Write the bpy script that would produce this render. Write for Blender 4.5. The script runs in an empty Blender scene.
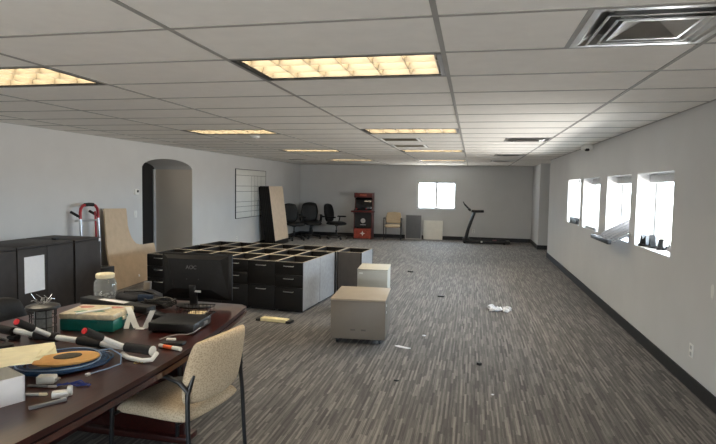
import bpy, bmesh, math, random
from mathutils import Vector, Matrix
random.seed(7)
PI = math.pi
R = math.radians
col = bpy.context.scene.collection
H = 1.6223          # lens height
CEIL = 2.335
XL, XR, YB, YF = -5.614, 1.805, 17.21, -3.0

# ------------------------------------------------------------------ materials
MATS = {}
def mat(name, rgb, rough=.5, metal=0.0, var=.08, scale=30.0, bump=0.0, spec=.5, trans=0.0, alpha=1.0, coat=0.0):
    if name in MATS: return MATS[name]
    m = bpy.data.materials.new(name); m.use_nodes = True
    nt = m.node_tree; b = nt.nodes['Principled BSDF']
    tc = nt.nodes.new('ShaderNodeTexCoord'); nz = nt.nodes.new('ShaderNodeTexNoise')
    nz.inputs['Scale'].default_value = scale; nz.inputs['Detail'].default_value = 3
    nt.links.new(tc.outputs['Object'], nz.inputs['Vector'])
    cr = nt.nodes.new('ShaderNodeValToRGB')
    cr.color_ramp.elements[0].position = .3; cr.color_ramp.elements[1].position = .7
    cr.color_ramp.elements[0].color = tuple(max(0, c*(1-var)) for c in rgb) + (1,)
    cr.color_ramp.elements[1].color = tuple(min(1, c*(1+var)) for c in rgb) + (1,)
    nt.links.new(nz.outputs['Fac'], cr.inputs['Fac']); nt.links.new(cr.outputs['Color'], b.inputs['Base Color'])
    b.inputs['Roughness'].default_value = rough; b.inputs['Metallic'].default_value = metal
    b.inputs['Specular IOR Level'].default_value = spec
    b.inputs['Coat Weight'].default_value = coat
    b.inputs['Coat Roughness'].default_value = .08
    if trans: b.inputs['Transmission Weight'].default_value = trans
    if bump:
        bp = nt.nodes.new('ShaderNodeBump'); bp.inputs['Strength'].default_value = bump; bp.inputs['Distance'].default_value = .004
        nt.links.new(nz.outputs['Fac'], bp.inputs['Height']); nt.links.new(bp.outputs['Normal'], b.inputs['Normal'])
    MATS[name] = m
    return m

def srgb(r, g, b):
    f = lambda c: (c/255/12.92) if c/255 <= .04045 else ((c/255+.055)/1.055)**2.4
    return (f(r), f(g), f(b))

def glass_mat(name, tint, gloss):
    m = bpy.data.materials.new(name); m.use_nodes = True; nt = m.node_tree; nt.nodes.clear()
    out = nt.nodes.new('ShaderNodeOutputMaterial'); mx = nt.nodes.new('ShaderNodeMixShader')
    tr = nt.nodes.new('ShaderNodeBsdfTransparent'); gl = nt.nodes.new('ShaderNodeBsdfGlossy')
    tr.inputs['Color'].default_value = tint + (1,); gl.inputs['Roughness'].default_value = .05
    lw = nt.nodes.new('ShaderNodeLayerWeight'); lw.inputs['Blend'].default_value = .5
    pw = nt.nodes.new('ShaderNodeMath'); pw.operation = 'POWER'; pw.inputs[1].default_value = 4.0; nt.links.new(lw.outputs['Facing'], pw.inputs[0])
    ma = nt.nodes.new('ShaderNodeMath'); ma.operation = 'MULTIPLY_ADD'; ma.inputs[1].default_value = gloss*2; ma.inputs[2].default_value = .04
    nt.links.new(pw.outputs[0], ma.inputs[0]); nt.links.new(ma.outputs[0], mx.inputs['Fac'])
    nt.links.new(tr.outputs[0], mx.inputs[1]); nt.links.new(gl.outputs[0], mx.inputs[2])
    nt.links.new(mx.outputs[0], out.inputs['Surface']); return m

def emis_mat(name, rgb, s):
    m = bpy.data.materials.new(name); m.use_nodes = True; nt = m.node_tree; nt.nodes.clear()
    out = nt.nodes.new('ShaderNodeOutputMaterial'); e = nt.nodes.new('ShaderNodeEmission')
    e.inputs['Color'].default_value = rgb + (1,); e.inputs['Strength'].default_value = s
    nt.links.new(e.outputs[0], out.inputs['Surface']); return m

def carpet_mat():
    m = bpy.data.materials.new('striped_carpet'); m.use_nodes = True; nt = m.node_tree; b = nt.nodes['Principled BSDF']
    L = nt.links.new
    def math_(op, a, c=None):
        n = nt.nodes.new('ShaderNodeMath'); n.operation = op
        for i, v in enumerate((a, c)):
            if v is None: continue
            if isinstance(v, (int, float)): n.inputs[i].default_value = v
            else: L(v, n.inputs[i])
        return n.outputs[0]
    tc = nt.nodes.new('ShaderNodeTexCoord'); sp = nt.nodes.new('ShaderNodeSeparateXYZ'); L(tc.outputs['Object'], sp.inputs[0])
    def layer(w, ln):
        fx = math_('FLOOR', math_('DIVIDE', sp.outputs['X'], w))
        wn = nt.nodes.new('ShaderNodeTexWhiteNoise'); wn.noise_dimensions = '1D'; L(fx, wn.inputs['W'])
        fy = math_('FLOOR', math_('ADD', math_('DIVIDE', sp.outputs['Y'], ln), math_('MULTIPLY', wn.outputs['Value'], 9.7)))
        cb = nt.nodes.new('ShaderNodeCombineXYZ'); L(fx, cb.inputs[0]); L(fy, cb.inputs[1])
        w2 = nt.nodes.new('ShaderNodeTexWhiteNoise'); w2.noise_dimensions = '2D'; L(cb.outputs[0], w2.inputs['Vector'])
        return w2.outputs['Value']
    a = layer(.0165, .26); c = layer(.0055, .14)
    nz = nt.nodes.new('ShaderNodeTexNoise'); nz.inputs['Scale'].default_value = .8; nz.inputs['Detail'].default_value = 2
    L(tc.outputs['Object'], nz.inputs['Vector'])
    par = math_('MODULO', math_('ABSOLUTE', math_('FLOOR', math_('DIVIDE', math_('ADD', sp.outputs['X'], 40.0), .0165))), 2.0)
    v = math_('ADD', math_('ADD', math_('MULTIPLY', a, .58), math_('MULTIPLY', c, .26)), math_('MULTIPLY', par, .16))
    cr = nt.nodes.new('ShaderNodeValToRGB'); e = cr.color_ramp.elements
    e[0].position = .12; e[0].color = (.045, .038, .033, 1); e[1].position = .9; e[1].color = (.28, .255, .225, 1)
    k = cr.color_ramp.elements.new(.45); k.color = (.105, .093, .083, 1)
    k = cr.color_ramp.elements.new(.66); k.color = (.165, .148, .134, 1)
    L(v, cr.inputs['Fac'])
    mx = nt.nodes.new('ShaderNodeMix'); mx.data_type = 'RGBA'; mx.blend_type = 'MULTIPLY'; mx.inputs['Factor'].default_value = .36
    L(cr.outputs['Color'], mx.inputs['A']); L(nz.outputs['Fac'], mx.inputs['B'])
    L(mx.outputs['Result'], b.inputs['Base Color']); b.inputs['Roughness'].default_value = .8
    b.inputs['Specular IOR Level'].default_value = .35
    b.inputs['Sheen Weight'].default_value = .15
    bp = nt.nodes.new('ShaderNodeBump'); bp.inputs['Strength'].default_value = .4; bp.inputs['Distance'].default_value = .003
    L(c, bp.inputs['Height']); L(bp.outputs['Normal'], b.inputs['Normal'])
    return m

def wood_mat(name, c0, c1, rough, coat, along='X', sc=6.0):
    m = bpy.data.materials.new(name); m.use_nodes = True; nt = m.node_tree; b = nt.nodes['Principled BSDF']; L = nt.links.new
    tc = nt.nodes.new('ShaderNodeTexCoord'); mp = nt.nodes.new('ShaderNodeMapping'); L(tc.outputs['Object'], mp.inputs['Vector'])
    mp.inputs['Scale'].default_value = (1, 14, 14) if along == 'X' else (14, 1, 14) if along == 'Y' else (14, 14, 1)
    nz = nt.nodes.new('ShaderNodeTexNoise'); nz.inputs['Scale'].default_value = sc; nz.inputs['Detail'].default_value = 5; nz.inputs['Distortion'].default_value = .6
    L(mp.outputs[0], nz.inputs['Vector'])
    cr = nt.nodes.new('ShaderNodeValToRGB'); cr.color_ramp.elements[0].position = .3; cr.color_ramp.elements[1].position = .72
    cr.color_ramp.elements[0].color = c0 + (1,); cr.color_ramp.elements[1].color = c1 + (1,)
    L(nz.outputs['Fac'], cr.inputs['Fac']); L(cr.outputs['Color'], b.inputs['Base Color'])
    b.inputs['Roughness'].default_value = rough; b.inputs['Coat Weight'].default_value = coat; b.inputs['Coat Roughness'].default_value = .12
    return m

def weave_mat(name, c0, c1):
    m = bpy.data.materials.new(name); m.use_nodes = True; nt = m.node_tree; b = nt.nodes['Principled BSDF']; L = nt.links.new
    tc = nt.nodes.new('ShaderNodeTexCoord')
    vo = nt.nodes.new('ShaderNodeTexVoronoi'); vo.inputs['Scale'].default_value = 110
    L(tc.outputs['Object'], vo.inputs['Vector'])
    cr = nt.nodes.new('ShaderNodeValToRGB'); cr.color_ramp.elements[0].position = .15; cr.color_ramp.elements[1].position = .6
    cr.color_ramp.elements[0].color = c1 + (1,); cr.color_ramp.elements[1].color = c0 + (1,)
    L(vo.outputs['Distance'], cr.inputs['Fac']); L(cr.outputs['Color'], b.inputs['Base Color'])
    b.inputs['Roughness'].default_value = .9
    bp = nt.nodes.new('ShaderNodeBump'); bp.inputs['Strength'].default_value = .5; bp.inputs['Distance'].default_value = .002
    L(vo.outputs['Distance'], bp.inputs['Height']); L(bp.outputs['Normal'], b.inputs['Normal'])
    return m

M_wall = mat('grey_wall_paint', (.61, .61, .605), .75, var=.02, scale=2.5, spec=.25)
M_tile = mat('ceiling_tile', (.86, .835, .79), .9, var=.025, scale=9, bump=.05, spec=.1)
M_tee = mat('ceiling_tee', (.33, .32, .30), .6, spec=.3, var=.05, scale=8)
M_carpet = carpet_mat()
M_base = mat('black_rubber_base', (.014, .014, .015), .55, var=.2)
M_white = mat('white_plastic', (.78, .78, .75), .45, var=.03)
M_winframe = mat('window_frame_white', (.80, .82, .83), .5, var=.02)
M_monblack = mat('matt_black_shell', (.006, .006, .0065), .55, var=.2, spec=.25)
M_black = mat('black_plastic', (.012, .012, .013), .42, var=.25)
M_blackmetal = mat('black_metal', (.010, .010, .011), .35, var=.2)
M_rubber = mat('black_foam', (.016, .015, .015), .85, var=.3, scale=200)
M_leather = mat('black_leather', (.008, .008, .009), .5, var=.3, scale=60, bump=.25, spec=.3)
M_blklam = mat('espresso_laminate', (.009, .0075, .0065), .5, var=.18, scale=22, spec=.3)
M_side = mat('grey_side_panel', (.30, .30, .305), .38, var=.12, scale=22)
M_backp = mat('brown_back_panel', (.062, .053, .047), .5, var=.1, scale=12)
M_edge = mat('raw_chipboard_edge', (.38, .32, .24), .7, var=.2, scale=80)
M_cab = mat('charcoal_laminate', (.032, .026, .023), .55, var=.15, scale=12, spec=.3)
M_chrome = mat('brushed_nickel', (.62, .61, .58), .3, 1.0, var=.05)
M_alu = mat('aluminium_sheet', (.70, .70, .70), .28, 1.0, var=.05, scale=14)
M_silver = mat('silver_tube', (.62, .64, .67), .32, .9, var=.04)
M_red = mat('red_paint', (.30, .012, .02), .4, var=.1)
M_redcap = mat('red_plastic_cap', (.65, .02, .025), .45, var=.08)
M_mdf = mat('pale_fibreboard', (.56, .43, .30), .8, var=.06, scale=10)
M_mdf2 = mat('pale_table_underside', (.58, .47, .36), .75, var=.06, scale=10)
M_mahog = wood_mat('mahogany_veneer', (.018, .0032, .0024), (.050, .009, .006), .30, .18, 'Y', 5)
M_tan = weave_mat('tan_weave', (.56, .45, .31), (.36, .275, .18))
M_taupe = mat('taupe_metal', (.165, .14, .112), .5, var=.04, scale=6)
M_taupe_lit = mat('taupe_metal_toplit', (.37, .31, .24), .5, var=.04, scale=6)  # same taupe metal; overhead light on the top painted in as lighter tone
M_putty = mat('putty_metal', (.47, .46, .41), .5, var=.04, scale=6)
M_paper = mat('white_paper', (.80, .80, .82), .8, var=.02)
M_yellow = mat('manila_paper', (.92, .83, .55), .75, var=.06, scale=18)
M_cream = mat('cream_plastic', (.74, .66, .47), .5, var=.04)
M_board = mat('whiteboard_face', (.72, .72, .68), .5, var=.03, scale=4)
M_line = mat('black_ink', (.03, .03, .03), .7, var=.2)
M_teal = mat('teal_plastic', (.004, .16, .135), .35, var=.1)
M_blue = mat('blue_cable', (.012, .055, .15), .35, var=.25)
M_blue2 = mat('bright_blue_wire', (.01, .03, .22), .4, var=.2)
M_lblue = mat('pale_blue_cable', (.25, .36, .55), .4, var=.1)
M_spool = mat('tan_cardboard', (.72, .40, .13), .75, var=.08, scale=25)
M_orange = mat('orange_label', (.85, .16, .04), .5, var=.08)
M_grey = mat('grey_plastic', (.20, .20, .21), .5, var=.08)
M_lgrey = mat('light_grey_plastic', (.45, .45, .45), .5, var=.06)
M_navy = mat('navy_fabric', (.006, .007, .012), .8, var=.3, scale=90, bump=.3)
M_screen = mat('dark_screen', (.006, .006, .008), .12, var=.1)
M_arcred = mat('arcade_red', (.14, .020, .017), .45, var=.15, scale=16)
M_panelgrey = mat('slate_panel', (.13, .135, .145), .6, var=.06, scale=10)
M_panelwhite = mat('cream_panel', (.80, .78, .72), .6, var=.03, scale=8)
M_halldark = mat('hallway_darkness', (.012, .011, .011), .5, var=.15)  # near-black colour for the darkness of the unlit hallway
M_lamp = emis_mat('fluorescent_glow', (1.0, .85, .62), 22.0)
M_louver = mat('cream_louver', (.19, .165, .12), .35, var=.04)
M_glass = glass_mat('window_glass', (.97, .985, 1.0), .12)
M_jar = glass_mat('clear_jar_plastic', (.95, .96, .96), .30)
_nt = M_jar.node_tree; _o = [n for n in _nt.nodes if n.type == 'OUTPUT_MATERIAL'][0]; _m1 = _o.inputs['Surface'].links[0].from_node
_df = _nt.nodes.new('ShaderNodeBsdfTranslucent'); _df.inputs['Color'].default_value = (.9, .9, .88, 1); _m2 = _nt.nodes.new('ShaderNodeMixShader'); _m2.inputs['Fac'].default_value = .14
_nt.links.new(_m1.outputs[0], _m2.inputs[1]); _nt.links.new(_df.outputs[0], _m2.inputs[2]); _nt.links.new(_m2.outputs[0], _o.inputs['Surface'])
M_lid = mat('cloudy_clear_lid', (.62, .54, .38), .3, var=.22, scale=35)
M_pink = mat('pink_bits', (.55, .22, .18), .6, var=.3, scale=60)
M_greenb = mat('green_bits', (.12, .30, .20), .6, var=.3, scale=60)
M_slat = mat('grey_slat', (.26, .27, .30), .5, var=.12, scale=20)
M_bagplastic = mat('clear_crumpled_plastic', (.62, .62, .64), .3, var=.2, scale=40)

# ------------------------------------------------------------------ helpers
class MB:
    def __init__(s): s.bm = bmesh.new()
    def box(s, c, d, bev=0.0, rot=None, seg=2, taper=None):
        t = bmesh.new(); bmesh.ops.create_cube(t, size=1)
        for v in t.verts:
            k = 1.0
            if taper is not None and v.co.z > 0: k = taper
            v.co = Vector((v.co.x*d[0]*k, v.co.y*d[1]*k, v.co.z*d[2]))
        if bev: bmesh.ops.bevel(t, geom=list(t.edges), offset=bev, segments=seg, affect='EDGES', profile=.5)
        m = Matrix.Translation(Vector(c))
        if rot is not None: m = m @ rot.to_4x4()
        bmesh.ops.transform(t, matrix=m, verts=t.verts); s.merge(t); return s
    def span(s, a, b, bev=0.0):
        a, b = Vector(a), Vector(b); return s.box((a+b)/2, tuple(abs(x) for x in (b-a)), bev)
    def merge(s, t):
        me = bpy.data.meshes.new('tmp'); t.to_mesh(me); t.free(); s.bm.from_mesh(me); bpy.data.meshes.remove(me)
    def tube(s, pts, r, n=10, closed=False, caps=True, radii=None):
        pts = [Vector(p) for p in pts]; k = len(pts); rings = []; up = None
        for i, p in enumerate(pts):
            if closed: t = pts[(i+1) % k]-pts[i-1]
            else: t = pts[min(i+1, k-1)]-pts[max(i-1, 0)]
            t.normalize()
            if up is None:
                a = Vector((0, 0, 1)) if abs(t.z) < .9 else Vector((1, 0, 0)); up = (a-t*a.dot(t)).normalized()
            else: up = (up-t*up.dot(t)).normalized()
            w = t.cross(up); rr = radii[i] if radii else r
            rings.append([s.bm.verts.new(p+(up*math.cos(2*PI*j/n)+w*math.sin(2*PI*j/n))*rr) for j in range(n)])
        for i in range(k if closed else k-1):
            A, B = rings[i], rings[(i+1) % k]
            for j in range(n): s.bm.faces.new((A[j], A[(j+1) % n], B[(j+1) % n], B[j]))
        if caps and not closed: s.bm.faces.new(rings[0][::-1]); s.bm.faces.new(rings[-1])
        return s
    def cyl(s, a, b, r, r2=None, n=16): return s.tube([a, b], r, n, radii=[r, r if r2 is None else r2])
    def lathe(s, prof, n=24, c=(0, 0, 0)):
        c = Vector(c); rings = []
        for r, z in prof: rings.append([s.bm.verts.new(c+Vector((max(r, 1e-4)*math.cos(2*PI*j/n), max(r, 1e-4)*math.sin(2*PI*j/n), z))) for j in range(n)])
        for A, B in zip(rings, rings[1:]):
            for j in range(n): s.bm.faces.new((A[j], A[(j+1) % n], B[(j+1) % n], B[j]))
        s.bm.faces.new(rings[0][::-1]); s.bm.faces.new(rings[-1]); return s
    def prism(s, poly, h0, h1, M=None, bev=0.0, seg=2):
        t = bmesh.new(); lo = [t.verts.new((x, y, h0)) for x, y in poly]; hi = [t.verts.new((x, y, h1)) for x, y in poly]; n = len(poly)
        t.faces.new(lo[::-1]); t.faces.new(hi)
        for i in range(n): t.faces.new((lo[i], lo[(i+1) % n], hi[(i+1) % n], hi[i]))
        if bev:
            es = [e for e in t.edges if abs(e.verts[0].co.z-e.verts[1].co.z) < 1e-6]
            bmesh.ops.bevel(t, geom=es, offset=bev, segments=seg, affect='EDGES', profile=.5)
        if M is not None: bmesh.ops.transform(t, matrix=M, verts=t.verts)
        s.merge(t); return s
    def pillow(s, W, Hh, T, fn, r=.25, n=14, p=5):
        # rounded cushion: local (a in [-W,W], b in [-Hh,Hh], t in [-T,T]) mapped by fn
        sn = lambda i: math.sin(PI/2*(2*i/n-1)); sheets = []
        for sg in (1, -1):
            g = []
            for i in range(n+1):
                row = []
                for j in range(n+1):
                    u, v = sn(i), sn(j)
                    # squircle mapping keeps corners round
                    q = r; x = u*(1-q*v*v*.5*abs(u)**2); y = v*(1-q*u*u*.5*abs(v)**2)
                    f = max(0, 1-abs(u)**p)**(1/2.5)*max(0, 1-abs(v)**p)**(1/2.5)
                    row.append(s.bm.verts.new(Vector(fn(x*W, y*Hh, sg*T*f))))
                g.append(row)
            sheets.append(g)
        for sg, g in zip((1, -1), sheets):
            for i in range(n):
                for j in range(n):
                    f = (g[i][j], g[i+1][j], g[i+1][j+1], g[i][j+1])
                    s.bm.faces.new(f if sg == 1 else f[::-1])
        bmesh.ops.remove_doubles(s.bm, verts=s.bm.verts, dist=1e-5)
        return s
    def quad(s, a, b, c, d): s.bm.faces.new([s.bm.verts.new(Vector(p)) for p in (a, b, c, d)]); return s
    def build(s, name, m, parent=None, loc=(0, 0, 0), rz=0, smooth=True):
        bmesh.ops.recalc_face_normals(s.bm, faces=s.bm.faces)
        me = bpy.data.meshes.new(name); s.bm.to_mesh(me); s.bm.free()
        if smooth:
            for p in me.polygons: p.use_smooth = True
            me.set_sharp_from_angle(angle=R(38))
        me.materials.append(m)
        o = bpy.data.objects.new(name, me); col.objects.link(o); o.location = loc; o.rotation_euler = (0, 0, rz)
        if parent: o.parent = parent
        return o
def tag(o, label, cat, group=None):
    o['label'] = label; o['category'] = cat
    if group: o['group'] = group
    return o
def thing(name, label, cat, loc=(0, 0, 0), rz=0, group=None):
    o = bpy.data.objects.new(name, None); o.empty_display_size = .1; col.objects.link(o)
    o.location = loc; o.rotation_euler = (0, 0, rz); return tag(o, label, cat, group)
def struct(o): o['kind'] = 'structure'; return o
def dup(root, loc, rz, label, group=None):
    def cp(o, parent):
        c = o.copy(); col.objects.link(c)
        if parent: c.parent = parent
        for ch in list(kids.get(o.name, [])): cp(ch, c)
        return c
    kids = {}
    for o in root.children_recursive: kids.setdefault(o.parent.name, []).append(o)
    c = cp(root, None); c.location = loc; c.rotation_euler = (0, 0, rz); c['label'] = label
    if group: c['group'] = group
    return c
def text(name, s, size, m, parent, loc, rot, ext=.0006):
    cu = bpy.data.curves.new(name, 'FONT'); cu.body = s; cu.size = size; cu.extrude = ext; cu.align_x = 'CENTER'; cu.align_y = 'CENTER'
    o = bpy.data.objects.new(name, cu); col.objects.link(o); cu.materials.append(m)
    o.location = loc; o.rotation_euler = rot
    me = bpy.data.meshes.new_from_object(o); bpy.data.objects.remove(o)
    o = bpy.data.objects.new(name, me); col.objects.link(o); o.location = loc; o.rotation_euler = rot
    if parent: o.parent = parent
    return o

# ------------------------------------------------------------------ room shell
m = MB(); m.span((XL-1.6, YF-.2, -.12), (XR+1.6, YB+.3, 0)); struct(m.build('floor', M_carpet, smooth=False))

# ceiling grid cells
TX = lambda k: -1.392+1.2192*k
TY = lambda j: 2.302+.6096*j
lights = [(0, j) for j in (1, 7, 13, 19)] + [(-2, j) for j in (1, 7, 13, 19)]
vents = [(1, 1, 0), (1, 1, 9), (1, 1, 15), (1, 1, 19)]          # half cells (col, half, row): diffusers
grilles = [(0, 0, 9), (0, 0, 11), (-3, 0, 19)]
half = {(k, j): h for k, h, j in vents+grilles}
tiles = MB(); tees = MB(); g = .012
rows = range(-9, 25); cols = range(-4, 4)
for k in cols:
    for j in rows:
        if (k, j) in lights: continue
        y0, y1 = max(TY(j)+g, YF), min(TY(j+1)-g, YB)
        spans = [(TX(k)+g, TX(k+1)-g)]
        if (k, j) in half:
            mid = TX(k)+.6096; spans = [(TX(k)+g, mid-g), (mid+g, TX(k+1)-g)]; spans.pop(half[(k, j)])
            tees.span((mid-g, y0, CEIL-.003), (mid+g, y1, CEIL+.02))
        for x0, x1 in spans:
            x0, x1 = max(x0, XL), min(x1, XR)
            if x1-x0 > .03 and y1-y0 > .03: tiles.span((x0, y0, CEIL), (x1, y1, CEIL+.015))
for k in range(-3, 3):
    tees.span((TX(k)-g, YF, CEIL-.004), (TX(k)+g, YB, CEIL+.02))
for j in rows:
    if YF < TY(j) < YB: tees.span((XL, TY(j)-g, CEIL-.003), (XR, TY(j)+g, CEIL+.02))
tees.span((XL, YF, CEIL-.003), (XL+.02, YB, CEIL+.02)); tees.span((XR-.02, YF, CEIL-.003), (XR, 13.7, CEIL+.02)); tees.span((XL, YB-.02, CEIL-.003), (XR, YB, CEIL+.02))
ce = struct(tiles.build('ceiling', M_tile, smooth=False))
struct(tees.build('trim_1', M_tee, smooth=False))
m = MB(); m.span((XL-1.5, YF-.2, CEIL+.35), (XR+1.6, YB+.3, CEIL+.45)); struct(m.build('roof_slab', M_tile, smooth=False))
m = MB(); m.span((XR, 13.55, CEIL), (XR+1.3, 15.55, CEIL+.02)); struct(m.build('ceiling', M_tile, smooth=False))

# left wall with arched opening
AY0, AY1, ASP, AAP, ADX = 8.411, 10.13, 1.915, 2.085, -6.462
w = MB(); top = CEIL+.36
w.span((ADX, YF-.15, 0), (XL, AY0, top)); w.span((ADX, AY1, 0), (XL, YB+.15, top))
NA = 28; ca = (AY0+AY1)/2; ha = (AY1-AY0)/2
def arch_z(y):
    t = (y-ca)/ha; return ASP+(AAP-ASP)*math.sqrt(max(0, 1-t*t))**1.15
for i in range(NA):
    ya, yb = AY0+(AY1-AY0)*i/NA, AY0+(AY1-AY0)*(i+1)/NA
    vs = []
    for x in (XL, ADX):
        vs.append([w.bm.verts.new((x, ya, arch_z(ya))), w.bm.verts.new((x, yb, arch_z(yb))), w.bm.verts.new((x, yb, top)), w.bm.verts.new((x, ya, top))])
    A, B = vs
    w.bm.faces.new(A); w.bm.faces.new(B[::-1]); w.bm.faces.new((A[0], A[1], B[1], B[0])); w.bm.faces.new((A[3], A[2], B[2], B[3]))
struct(w.build('wall_left', M_wall, smooth=False))
al = MB(); al.span((ADX, AY1-.006, 0), (XL-.004, AY1-.001, ASP)); struct(al.build('arch_jamb_lit', mat('arch_warm_light_tint', (.66, .59, .50), .7, var=.02, scale=3), smooth=False))  # jamb overlay: warm light falling on the wall painted in as beige
d = struct(MB().span((ADX-.06, AY0-.05, 0), (ADX-.005, AY1+.05, 2.2)).build('hall_dark_panel', M_halldark, smooth=False))  # near-black panel put in for the dark, unlit hallway past the arch
MB().box((ADX+.02, AY0+.16, 1.0), (.05, .05, .05), .012).build('panel_handle', M_chrome, d)
MB().span((ADX-.004, AY1-.07, 0), (ADX+.02, AY1-.003, ASP)).build('jamb_strip', M_wall, d)

# right wall (deep reveals) : openings y0,y1
WZ0, WZ1, XO = 1.02, 1.82, XR+.26
wins = [(9.86, 11.07), (8.42, 9.60), (6.84, 7.985), (5.47, 6.60)]
w = MB(); cuts = sorted(wins); y = YF-.15
for a, b in cuts:
    w.span((XR, y, 0), (XO, a, top)); w.span((XR, a, 0), (XO, b, WZ0)); w.span((XR, a, WZ1), (XO, b, top)); y = b
w.span((XR, y, 0), (XO, 13.70, top))
# recess behind the wall's end, and the far stub
w.span((XR+.95, 13.5, 0), (XR+1.1, 15.6, top)); w.span((XO, 13.55, 0), (XR+1.1, 13.70, top))
w.span((XR-.03, 15.38, 0), (XR+1.1, YB+.15, top))
struct(w.build('wall_right', M_wall, smooth=False))
# back wall with its window
BW = (-1.70, -.525, .975, 1.808); w = MB()
w.span((XL-.1, YB, 0), (BW[0], YB+.15, top)); w.span((BW[1], YB, 0), (XR+.3, YB+.15, top))
w.span((BW[0], YB, 0), (BW[1], YB+.15, BW[2])); w.span((BW[0], YB, BW[3]), (BW[1], YB+.15, top))
struct(w.build('wall_back', M_wall, smooth=False))
ADDED_WIN = (-3.6, 1.3, .15, .90); w = MB()  # opening for a window added behind the camera to brighten the near room
w.span((XL-.1, YF-.15, 0), (ADDED_WIN[0], YF, top)); w.span((ADDED_WIN[1], YF-.15, 0), (XR+.3, YF, top))
w.span((ADDED_WIN[0], YF-.15, 0), (ADDED_WIN[1], YF, ADDED_WIN[2])); w.span((ADDED_WIN[0], YF-.15, ADDED_WIN[3]), (ADDED_WIN[1], YF, top))
struct(w.build('wall_front', M_wall, smooth=False))
# baseboards
bh, bt = .115, .012
m = MB(); m.span((XL, YF, 0), (XL+bt, AY0, bh)); m.span((XL, AY1, 0), (XL+bt, YB, bh)); m.span((ADX, AY1-bt, 0), (XL+bt, AY1, bh)); struct(m.build('baseboard_left', M_base, smooth=False))
m = MB(); m.span((XR-bt, YF, 0), (XR, 13.70+bt, bh)); m.span((XR-.03-bt, 15.38-bt, 0), (XR-.03, YB, bh)); m.span((XR-.03, 15.38-bt, 0), (XR+.95, 15.38, bh)); struct(m.build('baseboard_right', M_base, smooth=False))
m = MB(); m.span((XL, YB-bt, 0), (XR-.03, YB, bh)); struct(m.build('baseboard_back', M_base, smooth=False))

def window_x(n, a, b, headrail):
    o = bpy.data.objects.new('window_%d' % n, None); col.objects.link(o); o.location = (XO-.03, (a+b)/2, WZ0); struct(o)
    hw = (b-a)/2; hh = WZ1-WZ0; f = MB(); t = .035
    f.span((-.03, -hw, 0), (.02, -hw+t, hh)); f.span((-.03, hw-t, 0), (.02, hw, hh)); f.span((-.03, -hw, 0), (.02, hw, t)); f.span((-.03, -hw, hh-t), (.02, hw, hh))
    f.build('frame', M_winframe, o); MB().span((-.02, -.018, t), (.015, .018, hh-t)).build('mullion', M_winframe, o)
    MB().span((-.004, -hw+t, t), (0, hw-t, hh-t)).build('glass', M_glass, o)
    if headrail:
        MB().box((-.075, 0, hh-.055), (.07, 2*hw-.04, .085), .008).build('blind_headrail', M_lgrey, o)
    return o
for n, (a, b) in enumerate(reversed(wins)): window_x(n+1, a, b, n < 3)
o = bpy.data.objects.new('window_5', None); col.objects.link(o); o.location = (0, YB+.06, 0); struct(o)
f = MB(); x0, x1, z0, z1 = BW; t = .035
f.span((x0, -.03, z0), (x0+t, .03, z1)); f.span((x1-t, -.03, z0), (x1, .03, z1)); f.span((x0, -.03, z0), (x1, .03, z0+t)); f.span((x0, -.03, z1-t), (x1, .03, z1))
f.build('frame', M_winframe, o); MB().span((-1.155, -.03, z0+t), (-1.080, .03, z1-t)).build('mullion', M_winframe, o)
MB().span((x0+t, -.003, z0+t), (x1-t, .003, z1-t)).build('glass', M_glass, o)
o = bpy.data.objects.new('window_6', None); col.objects.link(o); o.location = (0, YF-.08, 0); struct(o)  # unseen window, added as fill light for the near ceiling
f = MB(); fx0, fx1, fz0, fz1 = ADDED_WIN
f.span((fx0, -.03, fz0), (fx1, .03, fz0+t)); f.span((fx0, -.03, fz1-t), (fx1, .03, fz1))
for i in range(5): xx = fx0+(fx1-fx0-t)*i/4; f.span((xx, -.03, fz0), (xx+t, .03, fz1))
f.build('frame', M_winframe, o); MB().span((fx0+t, -.003, fz0+t), (fx1-t, .003, fz1-t)).build('glass', M_glass, o)
struct(MB().span((x0-.03, YB-.035, z0-.03), (x1+.03, YB+.03, z0-.002), .004).build('trim_2', M_winframe))

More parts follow.
